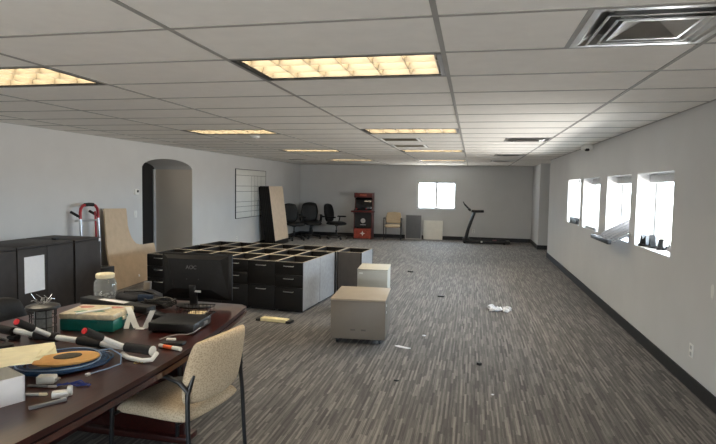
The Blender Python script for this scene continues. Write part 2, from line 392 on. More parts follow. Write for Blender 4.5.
# ------------------------------------------------------------------ ceiling fixtures
def ceiling_light(k, j, label):
    o = thing('ceiling_light', label, 'ceiling light', ((TX(k)+TX(k+1))/2, (TY(j)+TY(j+1))/2, CEIL), 0, 'louvered ceiling lights')
    return o
def build_light(o):
    hx, hy = .6096-g, .3048-g; fr = MB(); b = .028
    for sx in (-1, 1): fr.span((sx*hx, -hy, -.004), (sx*(hx-b), hy, .012))
    for sy in (-1, 1): fr.span((-hx, sy*hy, -.004), (hx, sy*(hy-b*.8), .012))
    fr.span((-hx, -hy, .115), (hx, hy, .125))
    for sx in (-1, 1): fr.span((sx*hx, -hy, 0), (sx*(hx-.006), hy, .12))
    for sy in (-1, 1): fr.span((-hx, sy*hy, 0), (hx, sy*(hy-.006), .12))
    fr.build('frame', M_black, o)
    ix, iy = hx-b, hy-b*.8
    MB().span((-ix, -iy, .062), (ix, iy, .068)).build('lamp_panel', M_lamp, o)
    lv = MB()
    def blade(p, q, nrm):           # V-section parabolic blade
        p, q, nrm = Vector(p), Vector(q), Vector(nrm); prof = [(-.002, .004), (.002, .004), (.006, .028), (.013, .05), (-.013, .05), (-.006, .028)]
        A = [lv.bm.verts.new(p+nrm*u+Vector((0, 0, v))) for u, v in prof]; B = [lv.bm.verts.new(q+nrm*u+Vector((0, 0, v))) for u, v in prof]
        for i in range(6): lv.bm.faces.new((A[i], A[(i+1) % 6], B[(i+1) % 6], B[i]))
        lv.bm.faces.new(A[::-1]); lv.bm.faces.new(B)
    for i in range(7):
        x = -ix+2*ix*i/6; x = max(-ix+.013, min(ix-.013, x)); blade((x, -iy, 0), (x, iy, 0), (1, 0, 0))
    for i in range(4):
        yy = -iy+2*iy*i/3; yy = max(-iy+.013, min(iy-.013, yy)); blade((-ix, yy, 0), (ix, yy, 0), (0, 1, 0))
    lv.build('louver', M_louver, o)
ord4 = ['nearest the camera', 'second from the camera', 'third from the camera', 'farthest from the camera']
first = None
for n, (k, j) in enumerate(lights):
    lab = 'lit louvered ceiling light, %s in the %s row of lights' % (ord4[n % 4], 'right' if k == 0 else 'left')
    if first is None: first = ceiling_light(k, j, lab); build_light(first)
    else: dup(first, ((TX(k)+TX(k+1))/2, (TY(j)+TY(j+1))/2, CEIL), 0, lab)

def build_vent(o):
    h = .3048-g
    def frustum(mb, a, b, za, zb, th=.002):
        for i in range(4):
            c0 = [(-1, -1), (1, -1), (1, 1), (-1, 1)][i]; c1 = [(-1, -1), (1, -1), (1, 1), (-1, 1)][(i+1) % 4]
            mb.quad((c0[0]*a, c0[1]*a, za), (c1[0]*a, c1[1]*a, za), (c1[0]*b, c1[1]*b, zb), (c0[0]*b, c0[1]*b, zb))
    m = MB(); frustum(m, h, h-.03, -.004, -.004); frustum(m, h-.03, h-.085, -.004, .028); frustum(m, h, h, -.004, .03)
    m.build('frame', M_alu, o, smooth=False)
    for a, b, za, zb, nm in ((h-.060, h-.105, -.012, .030, 'outer_cone'), (h-.105, h-.148, -.016, .026, 'middle_cone')):
        m = MB(); frustum(m, a, a-.012, za, za-.001); frustum(m, a-.012, b, za-.001, zb); m.build(nm, M_alu, o, smooth=False)
    c = h-.14; m = MB(); frustum(m, c, c-.012, -.012, -.012); frustum(m, c-.012, .03, -.012, .040)
    m.quad((-.03, -.03, .04), (.03, -.03, .04), (.03, .03, .04), (-.03, .03, .04)); m.build('centre_pan', M_alu, o, smooth=False)
    m = MB(); m.lathe([(.014, .028), (.014, .042), (.004, .042)], 12); m.build('screw', M_chrome, o)
    m = MB(); m.box((0, 0, .16), (2*h, 2*h, .01)); 
    for s_ in (-1, 1): m.box((s_*h, 0, .09), (.006, 2*h, .15)); m.box((0, s_*h, .09), (2*h, .006, .15))
    m.build('plenum_box', M_alu, o, smooth=False)
ordv = ['large square metal ceiling diffuser nearest the camera at upper right', 'square metal ceiling diffuser, second along the right side of the ceiling',
        'square metal ceiling diffuser, third along the right side of the ceiling', 'square metal ceiling diffuser, farthest along the right side near the back wall']
first = None
for n, (k, h, j) in enumerate(vents):
    loc = (TX(k)+.6096*h+.3048, (TY(j)+TY(j+1))/2, CEIL)
    if first is None: first = thing('ceiling_diffuser', ordv[n], 'ceiling vent', loc, 0, 'square metal ceiling diffusers'); build_vent(first)
    else: dup(first, loc, 0, ordv[n])
M_grille = mat('dusty_grille', (.20, .17, .12), .7, var=.3, scale=20)
labs = ['dusty return grille beside the second ceiling light, nearer one of a pair', 'dusty return grille beyond its twin, before the third ceiling light', 'dark return grille in the ceiling at the far left corner']
first = None
for n, (k, h, j) in enumerate(grilles):
    loc = (TX(k)+.3048, (TY(j)+TY(j+1))/2, CEIL)
    if first is None:
        first = thing('return_grille', labs[n], 'ceiling vent', loc, 0, 'return air grilles'); h = .3048-g
        m = MB()
        for s_ in (-1, 1): m.span((s_*h, -h, -.005), (s_*(h-.035), h, .012)); m.span((-h, s_*h, -.005), (h, s_*(h-.035), .012))
        m.build('frame', M_white, first)
        m = MB()
        for i in range(16): m.box((0, -h+.05+i*(2*h-.1)/15, .012), (2*h-.06, .022, .0015), rot=Matrix.Rotation(R(40), 3, 'X'))
        m.build('slats', M_grille, first, smooth=False)
        MB().box((0, 0, .08), (2*h, 2*h, .01)).build('duct_back', M_black, first)
    else: dup(first, loc, 0, labs[n])
o = thing('smoke_detector', 'small white smoke detector on the ceiling beyond the left light', 'smoke detector', (-3.12, 7.42, CEIL))
MB().lathe([(.075, 0), (.075, -.012), (.06, -.03), (.03, -.036)][::-1], 24).build('housing', M_white, o); MB().lathe([(.02, -.042), (.02, -.03)], 16).build('sensor_cap', M_lgrey, o)
o = thing('security_camera', 'small white security camera under the ceiling on the right wall', 'security camera', (XR, 9.05, CEIL-.004))
MB().box((-.075, .03, -.035), (.15, .16, .07), .012).build('mount', M_white, o); MB().lathe([(.02, -.095), (.034, -.085), (.038, -.07), (.038, -.055)], 20, (-.08, -.02, 0)).build('lens_dome', M_black, o)

# ------------------------------------------------------------------ wall fittings
def plate(name, label, cat, loc, rz, w=.075, h=.115, detail='outlet'):
    o = thing(name, label, cat, loc, rz)     # local +x faces out of the wall
    MB().box((.003, 0, 0), (.006, w, h), .002).build('cover_plate', M_white, o)
    if detail == 'outlet':
        for s_ in (-1, 1): MB().box((.0065, 0, s_*.026), (.004, .035, .03), .0015).build('socket', M_lgrey, o)
    elif detail == 'switch': MB().box((.008, 0, 0), (.008, .012, .025), .002).build('toggle', M_white, o)
    elif detail == 'thermostat':
        MB().box((.016, 0, 0), (.026, w*.95, h*.95), .004).build('body', M_white, o); MB().box((.0295, .012, .01), (.003, w*.5, h*.4), .001).build('screen', M_black, o)
    return o
plate('outlet', 'white double wall outlet low on the right wall near the camera', 'outlet', (XR, 4.86, .32), PI)
plate('outlet', 'white wall outlet low on the left wall under the ruled board', 'outlet', (XL, 12.25, .31), 0)
plate('outlet', 'white wall outlet on the back wall beside the treadmill post', 'outlet', (.06, YB, .30), -PI/2)
plate('thermostat', 'white thermostat on the left wall beside the arch', 'thermostat', (XL, 8.23, 1.475), 0, .11, .10, 'thermostat')
plate('light_switch', 'white light switch on the left wall below the thermostat', 'light switch', (XL, 8.21, 1.095), 0, .08, .12, 'switch')
m = MB(); rr = [random.uniform(.8, 1.15) for _ in range(14)]
m.prism([(.028*rr[i]*math.cos(2*PI*i/14), .065*rr[i]*math.sin(2*PI*i/14)) for i in range(14)], 0, .003, Matrix.Translation((XR-.001, 4.53, .875)) @ Matrix.Rotation(-PI/2, 4, 'Y') @ Matrix.Rotation(PI/2, 4, 'Z'))
tag(m.build('wall_plate', M_white), 'small white oval plate on the right wall at the photo edge', 'wall plate')

o = thing('wall_chart', 'large white ruled board hanging on the left wall', 'whiteboard', (XL, 13.13, 1.405))
MB().box((.008, 0, 0), (.016, 1.92, 1.20), .002).build('board_face', M_board, o)
m = MB()
for z in (.455, .19, .055, -.20, -.32, -.45): m.span((.0165, -.95, z-.004), (.0172, .95, z+.004))
for yy in (-.02, .19, .39, .62): m.span((.0165, yy-.004, -.59), (.0172, yy+.004, .455))
m.build('ruled_lines', M_line, o, smooth=False)
m = MB()
for s_ in (-1, 1): m.box((.010, 0, s_*.602), (.022, 1.94, .014)); m.box((.010, s_*.962, 0), (.022, .012, 1.21))
m.build('frame', M_blackmetal, o)

# ------------------------------------------------------------------ left cabinets, sheet, hand truck, boards
CH, CX0 = .895, -4.86
def cabinet(label, ya, yb, n):
    o = thing('storage_cabinet', label, 'cabinet', (-5.22, (ya+yb)/2, 0), 0, 'charcoal storage cabinets'); hw = (yb-ya)/2
    MB().span((-.36, -hw, .06), (.34, hw, CH-.03), .002).build('body', M_cab, o)
    MB().span((-.36, -hw, CH-.028), (.36, hw, CH), .003).build('top_panel', M_cab, o)
    MB().span((-.34, -hw+.01, 0), (.30, hw-.01, .06)).build('plinth', M_black, o)
    for i in range(n):
        a = -hw+.003+i*2*hw/n; b = -hw-.003+(i+1)*2*hw/n
        MB().span((.341, a, .07), (.36, b, CH-.031), .0015).build('door', M_cab, o)
    return o
cabinet('charcoal two-door cabinet at the left photo edge', 4.19, 4.97, 2)
cabinet('charcoal two-door cabinet with a white sheet taped to it', 4.98, 5.83, 2)
cabinet('single-door charcoal cabinet at the far end beside the hand truck', 5.86, 6.34, 1)
o = MB().span((CX0, 5.07, .366), (CX0+.001, 5.36, .775)).build('paper_sheet', M_paper); tag(o, 'blank white sheet taped to a charcoal cabinet door', 'paper')
o = MB().box((-5.12, 5.83, CH+.012), (.07, .05, .024), .005).build('stapler', M_black); tag(o, 'small black block lying on top of the charcoal cabinets', 'stapler')
o = MB().box((CX0+.0005, 6.315, CH-.035), (.001, .035, .04)).build('sticker', M_paper); tag(o, 'tiny white sticker at the top corner of the end cabinet', 'sticker')

# hand truck leaning on the wall
o = thing('hand_truck', 'red and silver folding hand truck standing behind the charcoal cabinets', 'hand truck', (-5.40, 6.86, 0))
lean = Matrix.Rotation(R(-2), 4, 'Y')
P = lambda y, z, x=0: lean @ Vector((x, y, z))
for s_ in (-1, 1):
    MB().tube([P(s_*.19, .10), P(s_*.19, .62), P(s_*.185, 1.16)], .019, 12).build('rail', M_silver, o)
    MB().cyl(P(s_*.19, 1.16), P(s_*.30-.11, 1.16, 0)+Vector((0, 0, .001)), .02).build('joint', M_black, o) if False else None
    MB().tube([P(s_*.150, .12, -.02), P(s_*.150, 1.20, -.02)], .014, 10).build('inner_rail', M_red, o)
    MB().tube([P(s_*.19, 1.13), P(s_*.19-.01, 1.145, -.03), P(s_*.19-.04, 1.205, -.12)], .02, 12).build('grip', M_rubber, o)
    w = MB(); c = Vector((-.02, s_*.13, .10)); w.lathe([(.04, -.02), (.095, -.022), (.10, -.012), (.10, .012), (.095, .022), (.04, .02)], 24)
    bmesh.ops.transform(w.bm, matrix=Matrix.Translation(c) @ Matrix.Rotation(PI/2, 4, 'X'), verts=w.bm.verts); w.build('wheel', M_rubber, o)
pts = [P(-.185, 1.10), P(-.185, 1.19), P(-.17, 1.245), P(-.13, 1.285), P(-.07, 1.30), P(0, 1.302), P(.07, 1.30), P(.13, 1.285), P(.17, 1.245), P(.185, 1.19), P(.185, 1.10)]
MB().tube(pts, .021, 12).build('top_loop', M_red, o)
MB().tube([P(-.09, 1.298), P(0, 1.304), P(.09, 1.298)], .026, 12).build('loop_grip', M_rubber, o)
MB().tube([P(-.19, 1.07), P(.19, 1.07)], .013, 10).build('crossbar', M_silver, o); MB().tube([P(-.19, .55), P(.19, .55)], .013, 10).build('crossbar', M_silver, o)
MB().box((.14, 0, .012), (.22, .36, .008), .002).build('toe_plate', M_silver, o)

o = thing('computer_tower', 'black computer tower standing on the floor behind the jar', 'computer', (-5.02, 6.54, 0), R(-90))
MB().box((0, 0, .235), (.32, .20, .43), .006).build('case', M_black, o); MB().box((.161, 0, .235), (.01, .19, .41), .004).build('front_bezel', M_blackmetal, o)
for sx in (-1, 1):
    for sy in (-1, 1): MB().cyl((sx*.12, sy*.075, 0), (sx*.12, sy*.075, .022), .014).build('foot', M_rubber, o)

# L-shaped worktop leaning against the wall
A = Vector((-5.19, 7.04, 0)); B = Vector((-5.31, 8.24, 0)); ud = (B-A).normalized(); n0 = Vector((-abs(ud.y), ud.x, 0)).normalized()
la = math.atan2(.30, 1.2); vd = Vector((0, 0, 1))*math.cos(la)+n0*math.sin(la); nd = ud.cross(vd)
if nd.x < 0: nd = -nd
Mx = Matrix((ud, vd, nd)).transposed().to_4x4(); Mx.translation = A+nd*.004+Vector((0, 0, .006))
out = [(.0, .0), (1.50, .0), (1.51, .40), (1.525, .59)]
out += [(1.148, .60), (1.03, .612), (.95, .635), (.885, .69), (.845, .745), (.823, .83), (.82, .95), (.865, 1.10), (.90, 1.235), (.285, 1.255), (.10, .65)]
o = thing('worktop_panel', 'L-shaped pale fibreboard worktop panel leaning against the left wall', 'worktop panel', (0, 0, 0))
MB().prism(out, -.026, 0, Mx).build('board', M_mdf, o, smooth=False)
MB().prism([(.77, .095), (.81, .095), (.81, .135), (.77, .135)], 0, .003, Mx).build('sticker', M_paper, o)

# stack of table tops leaning on the left wall, far end
ln = R(-9)
names = ['pale-faced table top, outermost of the leaning stack by the ruled board'] + ['dark-edged table top, %s behind the pale face in the leaning stack' % s for s in ('first', 'second', 'third', 'fourth')] + ['dark-edged table top against the wall, innermost of the leaning stack']
for i in range(6):
    o = thing('table_top', names[i], 'table top', (-5.08-.055*i, 14.05, .004), 0, 'table tops leaning in a stack')
    Rm = Matrix.Rotation(R(-7.4), 3, 'Y')
    L_, Hh = 1.05, 1.60
    m = MB(); c = Rm @ Vector((-.025, 0, Hh/2)); m.box(c+Vector((0, .012*i, .01)), (.046, L_, Hh-.03*(i % 2)), .003, Rm); m.build('slab', M_blklam, o)
    if i == 0: m = MB(); m.box(Rm @ Vector((-.001, .0, Hh/2+.065))+Vector((0, .01, .01)), (.004, L_-.004, Hh-.135), 0, Rm); m.build('pale_face', M_mdf2, o)
    else:
        m = MB(); m.box(Rm @ Vector((-.001, .0, Hh/2))+Vector((0, .01+.012*i, .01)), (.003, L_-.05, Hh-.06), 0, Rm); m.build('underside', M_mdf2, o)

# ------------------------------------------------------------------ block of open-topped pedestals
PW, PD, PH = .388, .62, .652
def pedestal(drawers):
    o = thing('drawer_pedestal', '', 'drawer pedestal', (0, 0, 0), 0, 'open-topped drawer pedestals')
    t = .018; b = MB(); x = PW/2-.002
    for s_ in (-1, 1):
        MB().span((s_*(x-.002), .02, .03), (s_*(x-t), PD, PH-.002)).build('side_panel', M_blklam, o, smooth=False)
        MB().span((s_*x, .02, .03), (s_*(x-.002), PD, PH-.002)).build('side_skin', M_side, o, smooth=False)
    b = MB(); b.span((-x+t, PD-t, .03), (x-t, PD, PH-.002)); b.build('back_panel', M_backp, o, smooth=False)
    b = MB(); b.span((-x+t, .03, .04), (x-t, PD-t, .055)); b.span((-x+t, .022, .40), (x-t, PD-t, .41)); b.build('inner_shelf', M_blklam, o, smooth=False)
    b = MB(); z0, z1 = PH-.002, PH
    for s_ in (-1, 1): b.span((s_*x, .004, z0), (s_*(x-t), PD, z1))
    b.span((-x+t, PD-t-.012, z0), (x-t, PD, z1)); b.span((-x+t, .004, z0), (x-t, .03, z1)); b.build('top_edge', M_edge, o, smooth=False)
    b = MB(); b.span((-x+.02, .06, 0), (x-.02, PD-.03, .03)); b.build('plinth', M_black, o, smooth=False)
    zs = {3: [.035, .325, .487, PH-.004], 2: [.035, .342, PH-.004]}[drawers]
    for i in range(drawers):
        f = MB().span((-x, 0, zs[i]), (x, .019, zs[i+1]-.004), .0015).build('drawer', M_blklam, o)
        zt = zs[i+1]-(.05 if zs[i+1]-zs[i] < .2 else .055); hm = MB()
        hm.tube([(-.065, -.001, zt), (-.065, -.022, zt), (-.06, -.026, zt), (.06, -.026, zt), (.065, -.022, zt), (.065, -.001, zt)], .0055, 8); hm.build('handle', M_chrome, f)
    return o
p3, p2 = pedestal(3), pedestal(2)
BA = R(-4.6); bu = Vector((math.cos(BA), math.sin(BA), 0)); bv = Vector((-math.sin(BA), math.cos(BA), 0)); O = Vector((-2.072, 6.49, 0))
pat = [3, 2, 3, 2, 3, 3]        # front row from the right end
nth = ['rightmost', 'second from the right', 'third from the right', 'fourth from the right', 'fifth from the right', 'leftmost']
rown = ['front', 'middle', 'back']; used = set()
for r_ in range(3):
    for c_ in range(6):
        kind = pat[c_] if r_ == 0 else [3, 2][(c_+r_) % 2]; src = p3 if kind == 3 else p2
        base = O-bu*(PW*(c_+.5))+bv*((PD+.008)*r_+(.045 if r_ == 2 else 0))
        if r_ == 0: rz = BA
        else: base = base+bv*PD; rz = BA+PI
        lab = '%s open-topped dark drawer pedestal, %s in the %s row of the block' % ('three-drawer' if kind == 3 else 'two-drawer', nth[c_], rown[r_]) if r_ == 0 else 'open-topped dark drawer pedestal, %s in the %s row of the block' % (nth[c_], rown[r_])
        if kind not in used: used.add(kind); src.location = base; src.rotation_euler = (0, 0, rz); src['label'] = lab
        else: dup(src, base, rz, lab)
base = O+bu*(PW*.5+.012)+bv*(1.30+PD)
dup(p2, base, BA+PI, 'dark drawer pedestal jutting out at the back right end of the block')

# ------------------------------------------------------------------ two file boxes
def mobile_file(name, label, loc, rz, w, d, h, body, topm, caster):
    o = thing(name, label, 'file cabinet', loc, rz); z0 = .055 if caster else .0
    MB().span((-w/2, .018, z0), (w/2, d, h-.018), .004).build('body', body, o)
    MB().span((-w/2-.003, -.004, h-.018), (w/2+.003, d, h), .005).build('top', topm, o)
    MB().span((-w/2, 0, z0+.004), (w/2, .017, h-.020), .003).build('drawer_front', body, o)
    if caster:
        for sx in (-1, 1):
            for sy in (.07, d-.07):
                c = MB(); c.lathe([(.012, -.011), (.025, -.011), (.027, 0), (.025, .011), (.012, .011)], 16)
                bmesh.ops.transform(c.bm, matrix=Matrix.Translation((sx*(w/2-.06), sy, .027)) @ Matrix.Rotation(PI/2, 4, 'Y'), verts=c.bm.verts)
                c.box((sx*(w/2-.06), sy, .048), (.045, .05, .014)); c.build('caster', M_black, o)
    return o
b1 = mobile_file('file_cabinet', 'low taupe metal file cabinet on casters, nearest on the carpet', (-1.115, 5.347, 0), R(4.5), .565, .70, .475, M_taupe, M_taupe_lit, True)
for s_ in (-.05, .06): MB().box((s_, .0005, .155), (.05, .003, .018), .001).build('scuff_plate', mat('dim_taupe', (.10, .085, .07), .6), b1)
for z in (.40, .33): MB().cyl((.285, .10, z), (.289, .10, z), .012).build('rivet', M_white, b1)
b2 = mobile_file('file_cabinet', 'taller putty metal file cabinet behind the low taupe one', (-1.194, 6.58, 0), R(4.5), .38, .50, .60, M_putty, M_putty, False)
MB().box((-.145, -.001, .545), (.045, .003, .016), .001).build('label_plate', M_white, b2)

# ------------------------------------------------------------------ far end things
def guest_chair(label, loc, rz):        # faces local -y
    o = thing('guest_chair', label, 'chair', loc, rz, 'tan fabric guest chairs')
    MB().pillow(.245, .25, .046, lambda a, b, t: (a, b+.02, .425+t*(1 if t > 0 else .8)+.02*(-(b/.24)**2 if b < 0 else 0)), r=.16, n=18, p=7).build('seat', M_tan, o)
    MB().pillow(.245, .178, .030, lambda a, b, t: (a*(1-.06*max(0, b)/.178), .255+.06*(b+.178)/.356*1.2+t-.045*(1-(a/.242)**2)*-1-.03, .662+b), r=.20, n=18, p=7).build('backrest', M_tan, o)
    for s_ in (-1, 1):
        MB().tube([(s_*.243, .30, 0), (s_*.243, .275, .42), (s_*.235, .268, .56), (s_*.21, .285, .66)], .0125, 10).build('leg', M_blackmetal, o)
        MB().tube([(s_*.265, -.22, 0), (s_*.265, -.20, .42), (s_*.265, -.195, .60), (s_*.265, -.17, .645), (s_*.265, -.10, .655), (s_*.265, .16, .65), (s_*.258, .235, .63), (s_*.240, .272, .58)], .0125, 10).build('leg', M_blackmetal, o)
        MB().box((s_*.268, -.01, .662), (.05, .30, .03), .012).build('armrest', M_black, o)
        for xx, yy in ((.243, .30), (.265, -.22)): MB().cyl((s_*xx, yy, 0), (s_*xx, yy, .014), .017).build('foot', M_rubber, o)
    for yy, xx in ((-.19, .262), (.20, .235)): MB().tube([(-xx, yy, .395), (xx, yy, .395)], .009, 8).build('seat_rail', M_blackmetal, o)
    return o
gc = guest_chair('tan fabric guest chair with black legs pulled up to the mahogany table', (-1.60, 2.70, 0), R(-99.5))
dup(gc, (-2.42, 16.75, 0), R(3), 'tan fabric guest chair against the back wall beside the slate panel')

def office_chair(o, low=False):         # faces local -y
    zb = .5
    MB().pillow(.255, .25, .055, lambda a, b, t: (a, b, .49+t+(-.03*(b/.25)**2 if b < 0 else 0)), r=.25, n=14, p=4).build('seat', M_leather, o)
    MB().pillow(.25, .29, .055, lambda a, b, t: (a*(1-.12*abs(b)/.29), .26+.07*(b+.29)/.58+t+.05*(a/.25)**2*-1, .80+b), r=.30, n=14, p=4).build('backrest', M_leather, o)
    if not low: MB().pillow(.15, .07, .04, lambda a, b, t: (a, .32+t, 1.00+b), r=.3, n=10, p=4).build('headrest', M_leather, o)
    for s_ in (-1, 1):
        MB().tube([(s_*.26, .10, .47), (s_*.30, .09, .52), (s_*.31, .06, .66)], .02, 10).build('arm_post', M_black, o)
        MB().box((s_*.31, .0, .685), (.07, .28, .045), .018).build('armrest', M_leather, o)
    MB().lathe([(.055, .40), (.045, .44), (.08, .45)], 16).build('tilt_housing', M_black, o)
    MB().lathe([(.03, .10), (.03, .28), (.018, .285), (.018, .42)], 16).build('gas_lift', M_blackmetal, o)
    for i in range(5):
        a = 2*PI*i/5+.3; dx, dy = math.cos(a), math.sin(a)
        MB().tube([(dx*.02, dy*.02, .115), (dx*.16, dy*.16, .105), (dx*.30, dy*.30, .075)], .02, 8, radii=[.028, .022, .016]).build('base_arm', M_black, o)
        c = MB(); c.lathe([(.012, -.02), (.027, -.02), (.029, 0), (.027, .02), (.012, .02)], 14)
        bmesh.ops.transform(c.bm, matrix=Matrix.Translation((dx*.30, dy*.30, .029)) @ Matrix.Rotation(a, 4, 'Z') @ Matrix.Rotation(PI/2, 4, 'Y'), verts=c.bm.verts)
        c.build('caster', M_black, o)
oc = thing('office_chair', 'black leather office chair with arms, nearest the arcade cabinet', 'chair', (-4.10, 16.2, 0), R(76), 'black office chairs in the far corner'); office_chair(oc); oc.scale = (1.1, 1.06, 1.0)
for (x, y, a, lab) in ((-4.84, 16.02, 35, 'black office chair, second from the arcade cabinet in the far corner'), (-5.12, 16.78, 22, 'black office chair half hidden in the far corner against the wall'),
                       (-5.18, 15.32, 48, 'black office chair nearest the leaning table tops')):
    dup(oc, (x, y, 0), R(a), lab)

o = thing('arcade_cabinet', 'red and black upright arcade cabinet at the back wall', 'arcade cabinet', (-3.32, 16.60, 0))
for s_ in (-1, 1):
    prof = [(-.20, 0), (.22, 0), (.22, 1.44), (-.16, 1.44), (-.16, 1.30), (.0, 1.26), (-.06, .95), (-.22, .88), (-.22, .80), (-.14, .76), (-.14, .34), (-.20, .33)]
    MB().prism(prof, -.012, .012, Matrix.Translation((s_*.275, 0, 0)) @ Matrix.Rotation(PI/2, 4, 'Z') @ Matrix.Rotation(PI/2, 4, 'X')).build('side_panel', mat('arcade_maroon', (.075, .014, .013), .45, var=.15), o, smooth=False)
MB().box((0, -.13, 1.37), (.54, .05, .13), .004).build('marquee', M_arcred, o)
MB().span((-.11, -.158, 1.335), (.11, -.1555, 1.40)).build('marquee_print', mat('faded_marquee', (.42, .10, .06), .5, var=.4, scale=50), o)
MB().box((0, -.02, 1.11), (.52, .03, .34), .004, Matrix.Rotation(R(-10), 3, 'X')).build('screen', M_screen, o)
MB().box((0, -.16, .86), (.72, .20, .05), .008).build('control_deck', M_black, o)
MB().box((0, -.262, .862), (.72, .006, .04), .002).build('deck_edge', M_arcred, o)
for x in (-.2, .1):
    j = MB().cyl((x, -.16, .88), (x, -.16, .93), .006).build('joystick', M_blackmetal, o); c = MB(); bmesh.ops.create_uvsphere(c.bm, u_segments=12, v_segments=8, radius=.018, matrix=Matrix.Translation((x, -.16, .94))); c.build('knob', M_redcap, j)
for x in (-.10, -.06, .20, .24): MB().cyl((x, -.16, .884), (x, -.16, .892), .013).build('button', M_redcap, o)
MB().span((-.265, -.12, .36), (.265, -.10, .82)).build('front_panel', M_black, o)
MB().lathe([(.075, 0), (.075, .002), (.06, .0025)], 24).build('emblem_disc', M_lgrey, o, (0, -.121, .57)).rotation_euler = (PI/2, 0, 0)
MB().span((-.09, -.1225, .435), (.09, -.1205, .455)).build('emblem_bar', M_lgrey, o)
MB().span((-.265, -.19, .02), (.265, -.165, .33)).build('riser_panel', mat('arcade_riser', (.30, .05, .03), .5, var=.3, scale=20), o)
st = [(.085*math.cos(PI/2+i*PI/4)*(1 if i % 2 == 0 else .4), .085*math.sin(PI/2+i*PI/4)*(1 if i % 2 == 0 else .4)) for i in range(8)]
MB().prism(st, 0, .003, Matrix.Translation((0, -.191, .18)) @ Matrix.Rotation(PI/2, 4, 'X')).build('riser_emblem', M_white, o)
MB().span((-.262, .17, .02), (.262, .19, 1.42)).build('back_panel', M_black, o)
# side stool frame at the cabinet's left
o = thing('divider_panel', 'slate grey fabric divider panel standing beside the tan guest chair', 'divider panel', (-1.79, 16.92, 0))
MB().box((0, 0, .40), (.47, .03, .72), .004).build('fabric', M_panelgrey, o)
m = MB()
for s_ in (-1, 1): m.box((s_*.247, 0, .39), (.022, .04, .78), .004)
m.box((0, 0, .77), (.50, .04, .02), .004); m.box((0, 0, .02), (.50, .04, .03), .004); m.build('frame', M_lgrey, o)
o = thing('cream_panel', 'blank cream panel leaning on the back wall below the window', 'panel', (-1.19, 17.06, .002))
Rm = Matrix.Rotation(R(-6), 3, 'X')
MB().box(Rm @ Vector((0, 0, .305)), (.60, .03, .605), .004, Rm).build('board', M_panelwhite, o)
m = MB(); m.box(Rm @ Vector((0, -.016, .604)), (.60, .005, .01), 0, Rm); m.box(Rm @ Vector((0, -.016, .006)), (.60, .005, .01), 0, Rm); m.build('edge_band', M_white, o)

o = thing('treadmill', 'black folding treadmill with slanted console post by the back wall', 'treadmill', (0, 16.60, 0))
MB().box((.44, 0, .055), (1.36, .56, .06), .012).build('deck', M_black, o); MB().box((.46, 0, .087), (1.10, .40, .006), .002).build('belt', M_rubber, o)
for s_ in (-1, 1): MB().box((.45, s_*.25, .092), (1.14, .06, .015), .005).build('side_rail', M_blackmetal, o)
MB().box((-.16, 0, .10), (.20, .54, .11), .03).build('motor_cover', M_black, o)
for s_ in (-1, 1):
    MB().tube([(-.18, s_*.24, .05), (-.10, s_*.24, .42), (.075, s_*.24, .95)], .03, 10, radii=[.055, .046, .042]).build('upright', M_blackmetal, o)
    MB().tube([(-.02, s_*.24, .955), (.10, s_*.24, .945), (.34, s_*.24, .955)], .028, 10).build('handrail', M_rubber, o)
    for x in (-.2, .95): MB().box((x, s_*.22, .013), (.06, .05, .026), .005).build('foot', M_rubber, o)
MB().box((-.08, 0, 1.0), (.10, .50, .06), .015, Matrix.Rotation(R(38), 3, 'Y')).build('console', M_black, o)
MB().tube([(-.10, 0, 1.02), (-.17, 0, 1.09), (-.23, 0, 1.15)], .024, 8).build('tablet_arm', M_black, o)
MB().box((-.25, 0, 1.19), (.03, .16, .09), .006, Matrix.Rotation(R(-25), 3, 'Y')).build('phone_holder', M_black, o)
MB().span((.62, -.14, .0901), (.74, .14, .0912)).build('red_stripe', M_red, o); MB().cyl((.30, -.285, .06), (.30, -.28, .06), .03).build('badge', M_white, o)

# ------------------------------------------------------------------ window sill things
o = thing('blind_bundle', 'bundle of grey blind slats sticking out of the third window', 'blind', (1.83, 7.20, WZ0-.005), R(0))
tilt = Matrix.Rotation(R(-4), 3, 'Y')
rnd = random.Random(3)
for i in range(9):
    yy = -.40+.096*i; l = rnd.uniform(.62, .72)
    MB().box(Vector((.02+rnd.uniform(-.01, .01), yy, .135+.006*(i % 2))), (l*.8, .090, .005), .001, Matrix.Rotation(R(-30), 3, 'Y') @ Matrix.Rotation(R(rnd.uniform(-5, 5)), 3, 'X')).build('slat', M_slat, o)
for i in range(5):
    yy = -.36+.17*i
    MB().box(Vector((.03, yy, .165)), (.48, .085, .005), .001, Matrix.Rotation(R(-30), 3, 'Y') @ Matrix.Rotation(R(9), 3, 'X')).build('slat', M_slat, o)
MB().box((-.255, 0, .012), (.05, .90, .055), .008).build('headrail', M_black, o)
MB().box((.04, .46, .016), (.42, .03, .012)).build('end_strip', M_winframe, o)
for i, (x, y, hgt, lab) in enumerate(((1.868, 6.45, .12, 'left'), (1.90, 6.30, .125, 'middle'), (1.945, 6.15, .10, 'right'))):
    o = thing('blind_bracket', 'black blind bracket on the nearest window sill, %s of three' % lab, 'bracket', (x, y, WZ0), R(20-25*i), 'black brackets on the sill')
    MB().box((0, 0, .015), (.07, .12, .03), .003).build('base', M_black, o)
    MB().prism([(-.055, 0), (-.015, 0), (0, hgt*.3), (.02, 0), (.055, 0), (.03, hgt), (0, hgt*.55), (-.045, hgt*.95)], -.025, .025, Matrix.Translation((0, 0, .014)) @ Matrix.Rotation(PI/2, 4, 'Z') @ Matrix.Rotation(PI/2, 4, 'X')).build('hook', M_black, o, smooth=False)
o = MB().prism([(-.09, 0), (.09, 0), (.06, .085)], -.02, .02, Matrix.Translation((1.99, 5.965, WZ0)) @ Matrix.Rotation(PI/2, 4, 'Z') @ Matrix.Rotation(PI/2, 4, 'X')).build('door_wedge', M_lgrey, smooth=False)
